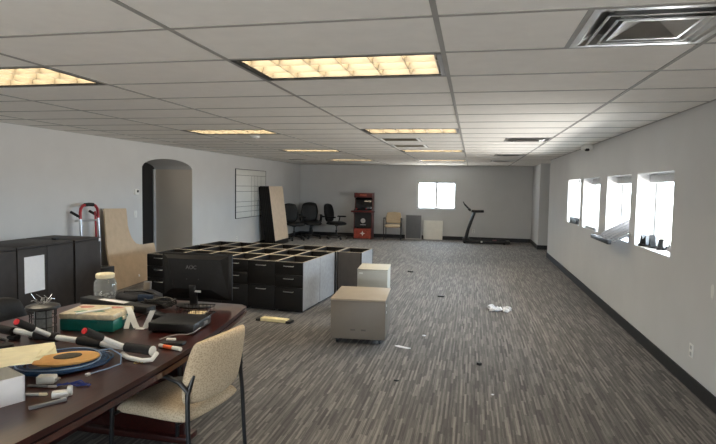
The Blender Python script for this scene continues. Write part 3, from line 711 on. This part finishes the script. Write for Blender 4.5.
tag(o, 'light grey wedge on the nearest window sill beside the black brackets', 'wedge')
o = thing('sill_box', 'black electronic box with knobs on the farthest right window sill', 'electronics', (1.87, 10.36, WZ0), R(4))
MB().box((0, 0, .055), (.14, .62, .11), .008).build('case', M_black, o)
for yy in (-.18, .02, .2): MB().cyl((-.08, yy, .06), (-.069, yy, .06), .025).build('knob', M_grey, o)
o = MB().box((1.90, 9.05, WZ0+.02), (.16, .75, .04), .006).build('folded_blind', M_lgrey); tag(o, 'flat pale grey strip lying on the second farthest right window sill', 'blind')

# ------------------------------------------------------------------ conference table
TZ = .742; tcx = -2.17
o = thing('conference_table', 'dark mahogany boat-shaped conference table covered in clutter', 'table', (tcx, 2.15, 0))
def hw_at(y):   # half width along the length, local y
    t = y/1.54; return .718-.150*t*t
poly = []; N_ = 24
for i in range(N_+1): y_ = -1.50+3.0*i/N_; poly.append((hw_at(y_), y_))
poly += [(hw_at(1.5)-.05, 1.54)]
pl = poly + [(-x, y) for x, y in reversed(poly)]
top_poly = [(x, y) for x, y in pl]
def inset(pp, d): return [(x-d*(1 if x > 0 else -1), y-(d if y > 1.45 else -d if y < -1.45 else 0)) for x, y in pp]
MB().prism(top_poly, TZ-.026, TZ, bev=.008, seg=3).build('tabletop', M_mahog, o)
MB().prism(inset(top_poly, .012), TZ-.034, TZ-.026).build('edge_groove', M_black, o, smooth=False)
MB().prism([(x*1.004, y*1.002) for x, y in top_poly], TZ-.060, TZ-.034, bev=.008, seg=4).build('edge_moulding', wood_mat('mahogany_edge', (.030, .007, .005), (.07, .017, .011), .16, 1.0, 'Y', 5), o)
for yy in (-.80, .90):
    MB().box((0, yy, .345), (.86, .06, .67), .004).build('pedestal_panel', M_mahog, o)
    MB().box((0, yy, .02), (.94, .14, .04), .006).build('pedestal_foot', M_mahog, o)
MB().box((0, .05, .42), (.05, 1.64, .40), .003).build('modesty_panel', M_mahog, o)

# black leather chair on the far side of the table
oc2 = thing('desk_chair', 'black leather chair tucked behind the left side of the table', 'chair', (-2.86, 3.05, 0), R(96)); office_chair(oc2, True); oc2.scale = (.95, .95, .86)
for c in list(oc2.children):
    if c.name.startswith('backrest'):
        c.location.z = -.13; c.location.y = -.02

# ------------------------------------------------------------------ things on the table
o = thing('monitor', 'black computer monitor seen from behind at the far table end', 'monitor', (-1.935, 3.54, TZ), R(2))
MB().box((0, .02, .215), (.54, .022, .335), .006).build('panel', M_monblack, o)
m = MB(); a = [(-.255, .075), (.245, .055), (.245, .37), (-.255, .37)]; b = [(-.16, .13), (.13, .13), (.20, .345), (-.20, .345)]
va = [m.bm.verts.new((x, .010, z)) for x, z in a]; vb = [m.bm.verts.new((x, -.035, z)) for x, z in b]
m.bm.faces.new(vb)
for i in range(4): m.bm.faces.new((va[i], va[(i+1) % 4], vb[(i+1) % 4], vb[i]))
m.build('back_housing', M_monblack, o, smooth=False)
text('logo', 'AOC', .038, mat('dim_print', (.09, .09, .09), .5), o, (-.02, -.0365, .285), (PI/2, 0, 0))
for x in (-.055, .035): MB().cyl((x, -.036, .20), (x, -.033, .20), .005).build('screw', M_black, o)
MB().box((-.01, -.02, .085), (.055, .03, .15), .006, Matrix.Rotation(R(6), 3, 'X')).build('neck', M_black, o)
MB().prism([(.13*math.cos(2*PI*i/28), .09*math.sin(2*PI*i/28)) for i in range(28)], 0, .012, Matrix.Translation((-.01, -.02, 0)), .003).build('base', M_black, o)
MB().box((.03, -.037, .115), (.05, .003, .015), .001).build('port_label', M_lgrey, o)

o = thing('wire_tray', 'black wire letter tray in front of the monitor', 'letter tray', (-1.80, 3.285, TZ), R(12))
m = MB()
for z in (.006, .055): m.tube([(-.11, -.09, z), (.11, -.09, z), (.11, .09, z), (-.11, .09, z)], .003, 6, closed=True)
for i in range(9): x = -.10+.025*i; m.tube([(x, -.09, .055), (x, -.09, .006), (x, .09, .006), (x, .09, .055)], .0014, 5)
m.build('wire_frame', M_blackmetal, o)
o = MB().box((-1.79, 3.29, TZ+.016), (.11, .13, .012), .002, Matrix.Rotation(R(10), 3, 'Z')).build('notepad', mat('tan_notepad', (.42, .33, .20), .8, var=.06)); tag(o, 'small tan notepad lying in the wire letter tray', 'notepad')

o = thing('dvr_box', 'flat black recorder box on the table behind the tan chair', 'recorder', (-1.725, 2.965, TZ), R(5))
MB().box((0, 0, .034), (.285, .25, .052), .004).build('case', M_black, o); MB().box((0, -.127, .034), (.28, .006, .046), .002).build('front_bezel', M_blackmetal, o)
for sx in (-1, 1):
    for sy in (-1, 1): MB().cyl((sx*.12, sy*.10, 0), (sx*.12, sy*.10, .009), .012).build('foot', M_rubber, o)
MB().box((.144, .04, .032), (.003, .05, .02)).build('port_panel', M_grey, o)

o = thing('tackle_box', 'teal plastic organizer box with cloudy clear lid on the table', 'organizer box', (-2.225, 2.865, TZ), R(8))
MB().box((0, 0, .036), (.33, .25, .070), .008).build('tray', M_teal, o)
MB().box((0, 0, .088), (.338, .256, .036), .010).build('lid', M_lid, o)
for i, (x, y, mm) in enumerate(((-.10, .05, M_pink), (.02, -.05, M_greenb), (.08, .06, M_pink), (-.05, -.07, M_greenb))):
    MB().prism([(.045*math.cos(2*PI*q/9)*(1+.3*math.sin(q*2.1+i)), .028*math.sin(2*PI*q/9)) for q in range(9)],   .1055, .107, Matrix.Translation((x, y, 0))).build('lid_sticker', mm, o)
MB().box((.169, 0, .062), (.012, .045, .022), .003).build('latch', M_cream, o); MB().box((.05, -.128, .060), (.05, .010, .020), .003).build('latch', M_teal, o)
o = MB().box((-2.20, 2.80, TZ+.114), (.028, .20, .006), .001, Matrix.Rotation(R(-38), 3, 'Z') @ Matrix.Rotation(R(3), 3, 'X')).build('plastic_strip', M_white); tag(o, 'white plastic strip lying across the teal organizer lid', 'strip')

o = thing('lantern', 'black wire candle lantern standing on the table', 'lantern', (-2.372, 2.598, TZ), R(10))
MB().lathe([(.076, 0), (.076, .008), (.064, .013)], 24).build('base', M_blackmetal, o)
for i in range(8):
    a = 2*PI*i/8; MB().tube([(.066*math.cos(a), .066*math.sin(a), .008), (.068*math.cos(a), .068*math.sin(a), .165)], .0035, 6).build('bar', M_blackmetal, o)
for z in (.06, .115): MB().tube([(.068*math.cos(2*PI*i/24), .068*math.sin(2*PI*i/24), z) for i in range(24)], .003, 6, closed=True).build('ring', M_blackmetal, o)
MB().lathe([(.084, .160), (.090, .166), (.086, .178), (.05, .190), (.012, .194)], 24).build('roof', M_blackmetal, o)
MB().tube([(.0, .016*math.cos(2*PI*i/16), .205+.016*math.sin(2*PI*i/16)) for i in range(16)], .0025, 6, closed=True).build('hanging_ring', M_chrome, o)
m = MB()
for i in range(9):
    a = 2*PI*i/9+.4; m.tube([(.02*math.cos(a), .02*math.sin(a), .188), (.045*math.cos(a+.5), .045*math.sin(a+.5), .205+.006*(i % 3)), (.06*math.cos(a+.9), .06*math.sin(a+.9), .212+.012*(i % 4))], .0016, 5)
m.build('wire_sprigs', M_chrome, o)
MB().lathe([(.046, .013), (.046, .15), (.038, .153)], 20).build('candle_glass', mat('smoked_glass', (.20, .21, .21), .15, var=.2, scale=70), o)

o = thing('jar', 'clear plastic jar with cream lid at the far side of the table', 'jar', (-2.665, 3.52, TZ))
MB().lathe([(.070, .0), (.078, .008), (.079, .13), (.070, .155), (.056, .168), (.054, .178), (.052, .178), (.054, .166), (.068, .152), (.076, .13), (.075, .010), (.066, .004)], 28).build('body', M_jar, o)
MB().lathe([(.062, .172), (.066, .176), (.066, .200), (.060, .206)], 28).build('lid', M_cream, o)
m = MB(); rj = random.Random(5)
for i in range(26):
    a, r_ = rj.uniform(0, 2*PI), rj.uniform(0, .055); bmesh.ops.create_icosphere(m.bm, subdivisions=1, radius=rj.uniform(.006, .012), matrix=Matrix.Translation((r_*math.cos(a), r_*math.sin(a), .016+rj.uniform(0, .035))))
x = m.build('contents', M_lgrey, o); x['kind'] = 'stuff'

o = thing('long_box', 'long flat black box with a white label strip behind the organizer', 'box', (-2.425, 3.325, TZ), R(-14))
MB().box((0, 0, .026), (.66, .085, .050), .004).build('carton', M_black, o); MB().box((-.02, -.01, .0515), (.25, .05, .0012)).build('label_strip', M_paper, o)
text('print', 'A', .035, M_lgrey, o, (.165, -.0432, .026), (PI/2, 0, 0))
MB().prism([(.013*math.cos(PI/2+i*PI/5)*(1 if i % 2 == 0 else .45), .013*math.sin(PI/2+i*PI/5)*(1 if i % 2 == 0 else .45)) for i in range(10)], 0, .0008, Matrix.Translation((.205, -.043, .026)) @ Matrix.Rotation(PI/2, 4, 'X')).build('star_mark', M_lgrey, o)

o = thing('bent_strap', 'white plastic strap bent into a V in front of the long box', 'strap', (-1.965, 2.875, TZ)); o.scale = (1.12, 1.12, 1.15)
def ribbon(mb, pts, w, t=.003):
    rows_ = []
    for i, p in enumerate(pts):
        p = Vector(p); d_ = (Vector(pts[min(i+1, len(pts)-1)])-Vector(pts[max(i-1, 0)])).normalized()
        nrm = d_.cross(Vector((.35, -1, 0)).normalized()); side = Vector((.93, .35, 0)) if abs(d_.z) > .3 else Vector((-d_.y, d_.x, 0)).normalized()
        nn = d_.cross(side).normalized()
        rows_.append([mb.bm.verts.new(p+side*w*a+nn*t*b) for a, b in ((-.5, -.5), (.5, -.5), (.5, .5), (-.5, .5))])
    for A_, B_ in zip(rows_, rows_[1:]):
        for j in range(4): mb.bm.faces.new((A_[j], A_[(j+1) % 4], B_[(j+1) % 4], B_[j]))
    mb.bm.faces.new(rows_[0][::-1]); mb.bm.faces.new(rows_[-1])
m = MB(); ribbon(m, [(-.085, .05, .10), (-.06, .03, .085), (-.025, .01, .035), (.0, 0, .004)], .034); m.build('left_arm', M_white, o)
m = MB(); ribbon(m, [(.0, 0, .003), (.045, .006, .004)], .034); m.build('fold', M_white, o)
m = MB(); ribbon(m, [(.045, .006, .004), (.06, .02, .05), (.075, .035, .095)], .028); m.build('right_arm', M_white, o)
m = MB(); ribbon(m, [(-.050, .02, .07), (-.055, .0, .03), (-.05, -.02, .003)], .026); m.build('hanging_tail', M_white, o)

# duffel bag, black box and leads at the far end
o = thing('duffel_bag', 'black and navy fabric bag slumped behind the recorder box', 'bag', (-2.385, 3.56, TZ), R(3))
rb = random.Random(11)
MB().pillow(.19, .10, .06, lambda a, b, t: (a, b+.02*math.sin(a*19), .032+max(t, -.030)*(.62+.2*math.sin(a*23+b*30))+.008*math.sin(a*31)), r=.3, n=20, p=3).build('body', M_navy, o)
MB().tube([(-.15, -.02, .05), (-.10, -.06, .085), (.02, -.06, .095), (.11, -.03, .075), (.16, -.01, .03)], .009, 8).build('strap', M_black, o)
MB().box((.08, -.09, .05), (.12, .02, .05), .008).build('blue_pocket', mat('steel_blue_fabric', (.02, .04, .085), .7, var=.2, scale=90), o)
o = thing('card_holder', 'small grey card propped up on the black bag', 'card', (-2.425, 3.685, TZ), R(6))
MB().box((0, 0, .065), (.062, .012, .130), .003, Matrix.Rotation(R(-8), 3, 'X')).build('card', M_grey, o); MB().box((0, -.0105, .085), (.05, .002, .075), 0, Matrix.Rotation(R(-8), 3, 'X')).build('face', mat('taupe_card', (.20, .17, .14), .6), o)
o = thing('power_adapter', 'black power brick with leads beside the V-shaped strap', 'power adapter', (-1.985, 3.125, TZ), R(-20))
MB().box((0, 0, .022), (.15, .07, .042), .008).build('brick', M_black, o)
MB().tube([(.075, 0, .02), (.10, .015, .02), (.13, .06, .01), (.12, .11, .006)], .004, 7).build('lead', M_black, o)
MB().tube([(-.075, 0, .02), (-.10, -.03, .02), (-.11, -.08, .008), (-.07, -.12, .006)], .004, 7).build('lead', M_black, o)
o = thing('cable_tangle', 'tangle of black leads heaped between bag and wire tray', 'cables', (-2.14, 3.385, TZ))
for k in range(5):
    pts = []; ph = rb.uniform(0, 6)
    for i in range(28):
        t = i/27*2*PI*1.6; pts.append((.115*math.cos(t+ph)*(1+.2*math.sin(3*t+k)), .045*math.sin(t+ph)*(1+.25*math.cos(2*t+k)), .010+.010*k+.012*(1+math.sin(2.3*t+k))))
    MB().tube(pts, .0045, 7).build('lead', M_black, o)
MB().box((-.08, .0, .012), (.05, .035, .022), .004).build('plug', M_lgrey, o)

# pull-up bar
o = thing('pull_up_bar', 'white pull-up bar with black foam grips and red end caps', 'exercise bar', (0, 0, 0)); bz = TZ+.045
bp = [Vector((-2.68, 2.545, bz)), Vector((-2.477, 2.500, bz)), Vector((-2.317, 2.485, bz)), Vector((-2.161, 2.462, bz)), Vector((-2.014, 2.445, bz)), Vector((-1.861, 2.425, bz)), Vector((-1.707, 2.408, bz)), Vector((-1.545, 2.385, bz))]
MB().tube([bp[0], bp[3], bp[5], bp[7]], .0155, 14).build('main_bar', M_white, o)
for a, b in ((0, 1), (2, 3), (4, 5), (6, 7)): MB().tube([bp[a], bp[b]], .0235, 16).build('foam_grip', M_rubber, o)
e = (bp[7]-bp[6]).normalized(); MB().cyl(bp[7], bp[7]+e*.006, .0245).build('end_ring', M_white, o)
for (p0, p1, p2) in (((-2.208, 2.250, .92), (-2.207, 2.345, .864), (-2.205, 2.475, bz)), ((-1.776, 2.195, .92), (-1.757, 2.286, .864), (-1.73, 2.412, bz))):
    p0, p1, p2 = map(Vector, (p0, p1, p2))
    MB().tube([p1, p2], .0135, 14).build('handle_tube', M_white, o); MB().tube([p0, p1], .0195, 16).build('handle_grip', M_rubber, o)
    e = (p0-p1).normalized(); MB().lathe([(.0145, 0), (.0145, .006), (.008, .010)], 18).build('end_cap', M_redcap, o, p0).rotation_euler = e.to_track_quat('Z', 'Y').to_euler()
m = MB(); m.tube([(-1.72, 2.395, TZ+.012), (-1.66, 2.352, TZ+.012), (-1.56, 2.325, TZ+.012), (-1.515, 2.335, TZ+.018), (-1.512, 2.375, TZ+.04)], .012, 8); m.build('door_bracket', M_white, o)
for p in (bp[1], bp[5]): MB().box((p.x, p.y, TZ+.012), (.05, .05, .024), .006).build('bar_pad', M_rubber, o)

# cable coil with cardboard spool
cc = Vector((-1.925, 2.205, TZ)); o = thing('cable_spool', 'coil of dark blue cable around a tan cardboard spool', 'cable spool', cc, R(40))
rc = random.Random(2)
for k in range(16):
    ox, oy = rc.uniform(-.02, .02), rc.uniform(-.02, .02); rx, ry = .158+.0038*k*rc.uniform(.6, 1.25), .140+.0036*k*rc.uniform(.6, 1.2); z = .006+.0022*(k % 9)+rc.uniform(0, .003); ph = rc.uniform(0, 6)
    MB().tube([(ox+rx*math.cos(2*PI*i/40)+.004*math.sin(3*2*PI*i/40+ph), oy+ry*math.sin(2*PI*i/40)+.008*math.cos(2*2*PI*i/40+ph), z+.002*math.sin(2*2*PI*i/40+ph)) for i in range(40)], .0036, 6, closed=True).build('cable_loop', M_blue if k % 4 else M_lblue if k == 8 else M_blue, o)
MB().prism([(.03+.145*math.cos(2*PI*i/36), -.035+.100*math.sin(2*PI*i/36)) for i in range(36)], .032, .041, None, .003).build('spool_flange', M_spool, o)
MB().prism([(.062*math.cos(2*PI*i/28)+.035, .044*math.sin(2*PI*i/28)-.015) for i in range(28)], .041, .045, None, .001).build('spool_hub', mat('dark_olive_hub', (.045, .036, .02), .7, var=.3, scale=60), o)
MB().lathe([(.06, 0), (.06, .033)], 20, (.03, -.035, 0)).build('spool_core', M_spool, o)
o = thing('loose_cable', 'pale blue network cable with white plug trailing from the coil', 'cable', (0, 0, 0))
MB().tube([(-1.690, 2.115, TZ+.006), (-1.66, 2.19, TZ+.006), (-1.64, 2.27, TZ+.008), (-1.68, 2.33, TZ+.03), (-1.74, 2.335, TZ+.055), (-1.80, 2.30, TZ+.05)], .003, 7).build('lead', M_lblue, o)
MB().box((-1.693, 2.108, TZ+.006), (.014, .022, .012), .002).build('plug', M_white, o)

# cardboard-white box with manila envelopes
o = thing('paper_box', 'open white box at the near table edge under manila envelopes', 'box', (-1.735, 1.80, TZ), R(-24))
MB().span((-.34, -.42, 0), (-.004, 0, .004)).build('bottom', M_paper, o)
for a, b in (((-.006, -.42, 0), (0, 0, .105)), ((-.34, -.42, 0), (-.334, 0, .105)), ((-.34, -.006, 0), (0, 0, .105)), ((-.34, -.42, 0), (0, -.414, .105))): MB().span(a, b).build('side_wall', M_paper, o, smooth=False)
for i, (x, y, rz, tx, ty) in enumerate(((-1.965, 1.985, 44, 0, 0), (-1.945, 1.925, 26, 0, 0), (-1.935, 1.88, 58, 0, 0), (-1.905, 1.815, 34, 0, 0), (-1.885, 1.75, 64, 0, 0))):
    lab = ['bottom', 'second', 'middle', 'fourth', 'top'][i]
    m = MB(); M3 = Matrix.Rotation(R(3.0), 3, Vector((-.6, -.8, 0))) @ Matrix.Rotation(R(rz), 3, 'Z')
    m.box((x, y, TZ+.121+.008*i), (.32, .235, .004), .001, M3)
    o = m.build('manila_envelope', M_yellow); tag(o, 'yellow manila envelope on the white box, %s of the fanned stack of five' % lab if lab not in ('bottom', 'top') else 'yellow manila envelope, %s of the fanned stack on the white box' % lab, 'envelope', 'manila envelopes')

# small clutter at the near edge
def pen(name, label, p, q, r, mb_, mt_):
    o = thing(name, label, 'pen', (0, 0, 0)); p, q = Vector(p), Vector(q); e = (q-p).normalized()
    MB().cyl(p, p+(q-p)*.72, r).build('barrel', mb_, o); MB().tube([p+(q-p)*.72, q-e*.004, q], r, 12, radii=[r*1.12, r*1.1, r*.5]).build('cap', mt_, o); return o
pen('marker', 'white marker with orange label lying near the recorder box', (-1.625, 2.578, TZ+.011), (-1.475, 2.542, TZ+.011), .010, M_white, M_white)
MB().cyl((-1.595, 2.571, TZ+.011), (-1.535, 2.5565, TZ+.011), .0104).build('label', M_orange, bpy.data.objects['marker'])
pen('pen', 'dark grey pen beside the white box', (-1.84, 1.925, TZ+.006), (-1.715, 1.945, TZ+.006), .006, M_grey, M_lgrey)
pen('pen', 'silver pen lying nearest the white box and table edge', (-1.80, 1.835, TZ+.006), (-1.69, 1.865, TZ+.006), .006, M_lgrey, M_cream)
o = thing('multi_tool', 'slim grey ruler-like tool at the table edge', 'tool', (-1.615, 1.785, TZ), R(57)); MB().box((0, 0, .006), (.135, .016, .012), .002).build('handle', M_grey, o); MB().box((.055, 0, .013), (.02, .014, .003)).build('switch', M_lgrey, o)
o = thing('plug_adapter', 'white wall plug adapter beside the manila envelopes', 'adapter', (-1.80, 1.985, TZ), R(20)); MB().box((0, 0, .018), (.075, .045, .034), .006).build('body', M_white, o)
for s_ in (-1, 1): MB().box((.045, s_*.008, .018), (.018, .002, .008)).build('prong', M_chrome, o)
o = thing('plug_adapter', 'small white bracket nearest the table edge', 'adapter', (-1.632, 1.868, TZ), R(35)); MB().box((0, 0, .012), (.06, .035, .024), .004).build('body', M_white, o); MB().box((.035, .01, .018), (.02, .03, .036), .004).build('tab', M_white, o)
o = thing('blue_wire', 'bundle of bright blue wires twisted on the table edge', 'wire', (-1.66, 1.975, TZ), R(10))
for k in range(4): MB().tube([(-.07, .01*k-.02, .006), (-.03, .012-.008*k, .012), (.02, -.01+.012*k, .008+.004*k), (.07, .016-.006*k, .006), (.055, .028, .006), (.01, .018, .01)], .0028, 6).build('strand', M_blue2, o)
o = thing('usb_adapter', 'small black adapter with white clip next to the orange marker', 'adapter', (-1.585, 2.645, TZ), R(8)); MB().box((0, 0, .008), (.13, .055, .016), .004).build('body', M_black, o); MB().box((-.02, .02, .022), (.05, .02, .012), .003).build('clip', M_white, o)
o = MB().tube([(-1.70, 2.70, TZ+.004), (-1.69, 2.76, TZ+.004), (-1.66, 2.82, TZ+.004), (-1.60, 2.825, TZ+.006), (-1.565, 2.83, TZ+.02), (-1.557, 2.90, TZ+.03)], .0025, 7).build('thin_lead', M_lgrey); tag(o, 'thin grey lead curving from the recorder box', 'cable')
o = thing('brass_clip', 'small brass clip near the table edge by the bar', 'clip', (-1.585, 2.315, TZ)); MB().tube([(.012*math.cos(2*PI*i/16), .012*math.sin(2*PI*i/16), .003) for i in range(16)], .002, 6, closed=True).build('ring', mat('brass', (.55, .42, .18), .3, 1.0), o); MB().box((.022, .006, .006), (.022, .009, .010), .003).build('clasp', mat('brass', (.55, .42, .18), .3, 1.0), o)
o = thing('headset', 'black headset lying behind the bar beside the lantern', 'headset', (-2.45, 2.315, TZ), R(15))
MB().tube([(-.09, 0, .02), (-.06, .06, .03), (0, .085, .035), (.06, .06, .03), (.09, 0, .02)], .009, 8).build('headband', M_black, o)
for s_ in (-1, 1): MB().lathe([(.03, 0), (.034, .01), (.034, .028), (.02, .034)], 16).build('ear_cup', M_rubber, o, (s_*.09, 0, 0))

# ------------------------------------------------------------------ floor bits
o = thing('wood_strip', 'pale yellow wooden strip with black ends in front of the pedestals', 'wooden strip', (-2.27, 6.03, 0), R(-6))
MB().box((0, 0, .022), (.34, .10, .036), .004).build('plank', mat('pale_yellow_wood', (.86, .74, .42), .6, var=.06), o)
for s_ in (-1, 1): MB().box((s_*.195, 0, .014), (.06, .12, .028), .006).build('end_cap', M_black, o)
o = thing('plastic_scrap', 'crumpled clear plastic scrap on the carpet', 'plastic scrap', (.40, 7.36, 0)); rp = random.Random(4)
for k in range(7):
    m = MB(); bmesh.ops.create_icosphere(m.bm, subdivisions=2, radius=rp.uniform(.035, .06), matrix=Matrix.Translation((rp.uniform(-.11, .11), rp.uniform(-.08, .08), .03)))
    for v in m.bm.verts: v.co += Vector((rp.uniform(-.018, .018), rp.uniform(-.018, .018), rp.uniform(-.016, .016))); v.co.z = max(.002, v.co.z*.7)
    m.build('crumple', M_bagplastic if k % 2 else M_paper, o, smooth=False)
def crumb(name, label, cat, loc, pts, h, mt):
    m = MB(); m.prism(pts, 0, h, Matrix.Translation(loc)); return tag(m.build(name, mt, smooth=False), label, cat)
crumb('paper_scrap', 'white paper scrap on the carpet by the low taupe cabinet', 'paper scrap', (-.645, 5.39, .001), [(-.09, .02), (-.05, .035), (.08, -.03), (.05, -.05), (-.06, -.01)], .006, M_paper)
crumb('rubber_bit', 'black lump of rubbish on the open carpet, the nearer one', 'debris', (.104, 5.02, .001), [(-.022, 0), (-.01, .022), (.014, .018), (.024, -.004), (.004, -.022)], .022, M_black)
crumb('rubber_bit', 'small black clip on the carpet beyond the cabinets', 'debris', (-.418, 8.07, .001), [(-.05, -.01), (-.02, .03), (.05, .0), (.03, -.02)], .02, M_black)
crumb('rubber_bit', 'dark flat bit on the carpet left of the open floor', 'debris', (-.583, 4.416, .001), [(-.02, 0), (-.006, .012), (.022, .004), (.012, -.012)], .010, M_black)
crumb('paper_scrap', 'tiny white crumb on the carpet beyond the paper scrap', 'paper scrap', (-.477, 5.866, .001), [(-.02, 0), (0, .018), (.022, .002), (.004, -.014)], .008, M_paper)
crumb('paper_scrap', 'tiny white crumb on the carpet near the right front', 'paper scrap', (.20, 4.30, .001), [(-.012, 0), (0, .010), (.012, .002), (.002, -.008)], .006, M_paper)
crumb('rubber_bit', 'black scrap on the carpet beside the putty cabinet top', 'debris', (-1.13, 10.3, .001), [(-.05, 0), (-.01, .03), (.05, .01), (.02, -.03)], .02, M_black)

# ------------------------------------------------------------------ light
wd = bpy.data.worlds.new('overcast_sky'); bpy.context.scene.world = wd; wd.use_nodes = True
bg = wd.node_tree.nodes['Background']; nt = wd.node_tree
tcw = nt.nodes.new('ShaderNodeTexCoord'); spw = nt.nodes.new('ShaderNodeSeparateXYZ'); crw = nt.nodes.new('ShaderNodeValToRGB')
mrw = nt.nodes.new('ShaderNodeMapRange'); mrw.inputs['From Min'].default_value = -.25; mrw.inputs['From Max'].default_value = .25
nt.links.new(tcw.outputs['Generated'], spw.inputs[0]); nt.links.new(spw.outputs['Z'], mrw.inputs['Value']); nt.links.new(mrw.outputs[0], crw.inputs['Fac'])
crw.color_ramp.elements[0].color = (.88, .83, .76, 1); crw.color_ramp.elements[0].position = .42
crw.color_ramp.elements[1].color = (.72, .87, 1.0, 1); crw.color_ramp.elements[1].position = .58
nt.links.new(crw.outputs['Color'], bg.inputs['Color'])
bg.inputs['Strength'].default_value = 28
def portal(loc, rot, sx, sy):
    l = bpy.data.lights.new('window_portal', 'AREA'); l.shape = 'RECTANGLE'; l.size = sx; l.size_y = sy; l.cycles.is_portal = True
    o = bpy.data.objects.new('window_portal', l); col.objects.link(o); o.location = loc; o.rotation_euler = rot
for a, b in wins: portal((XO+.02, (a+b)/2, (WZ0+WZ1)/2), (0, PI/2, 0), WZ1-WZ0, b-a)
portal(((ADDED_WIN[0]+ADDED_WIN[1])/2, YF-.17, (ADDED_WIN[2]+ADDED_WIN[3])/2), (PI/2, 0, 0), ADDED_WIN[1]-ADDED_WIN[0], ADDED_WIN[3]-ADDED_WIN[2])  # portal of the added window behind the camera
portal(((BW[0]+BW[1])/2, YB+.17, (BW[2]+BW[3])/2), (-PI/2, 0, 0), BW[1]-BW[0], BW[3]-BW[2])

# ------------------------------------------------------------------ camera
cy, sy = math.cos(.2081), math.sin(.2081); cp, sp = math.cos(.065), math.sin(.065); cr, sr = math.cos(.0167), math.sin(.0167)
fw = Vector((-sy*cp, cy*cp, -sp)); rt = Vector((cy, sy, 0)); up = rt.cross(fw)
r2 = rt*cr+up*sr; u2 = -rt*sr+up*cr
cam = bpy.data.cameras.new('camera'); co = bpy.data.objects.new('camera', cam); col.objects.link(co)
mw = Matrix((r2, u2, -fw)).transposed().to_4x4(); mw.translation = (0, 0, H); co.matrix_world = mw
cam.sensor_width = 36; cam.lens = 540.06*36/716; cam.clip_start = .05; cam.clip_end = 200
sc = bpy.context.scene; sc.camera = co
sc.view_settings.view_transform = 'Standard'; sc.view_settings.look = 'None'; sc.view_settings.exposure = 0.06; sc.view_settings.gamma = 1
sc.view_settings.use_curve_mapping = False
sc.cycles.max_bounces = 10; sc.cycles.diffuse_bounces = 6; sc.cycles.transparent_max_bounces = 12; sc.cycles.sample_clamp_indirect = 12
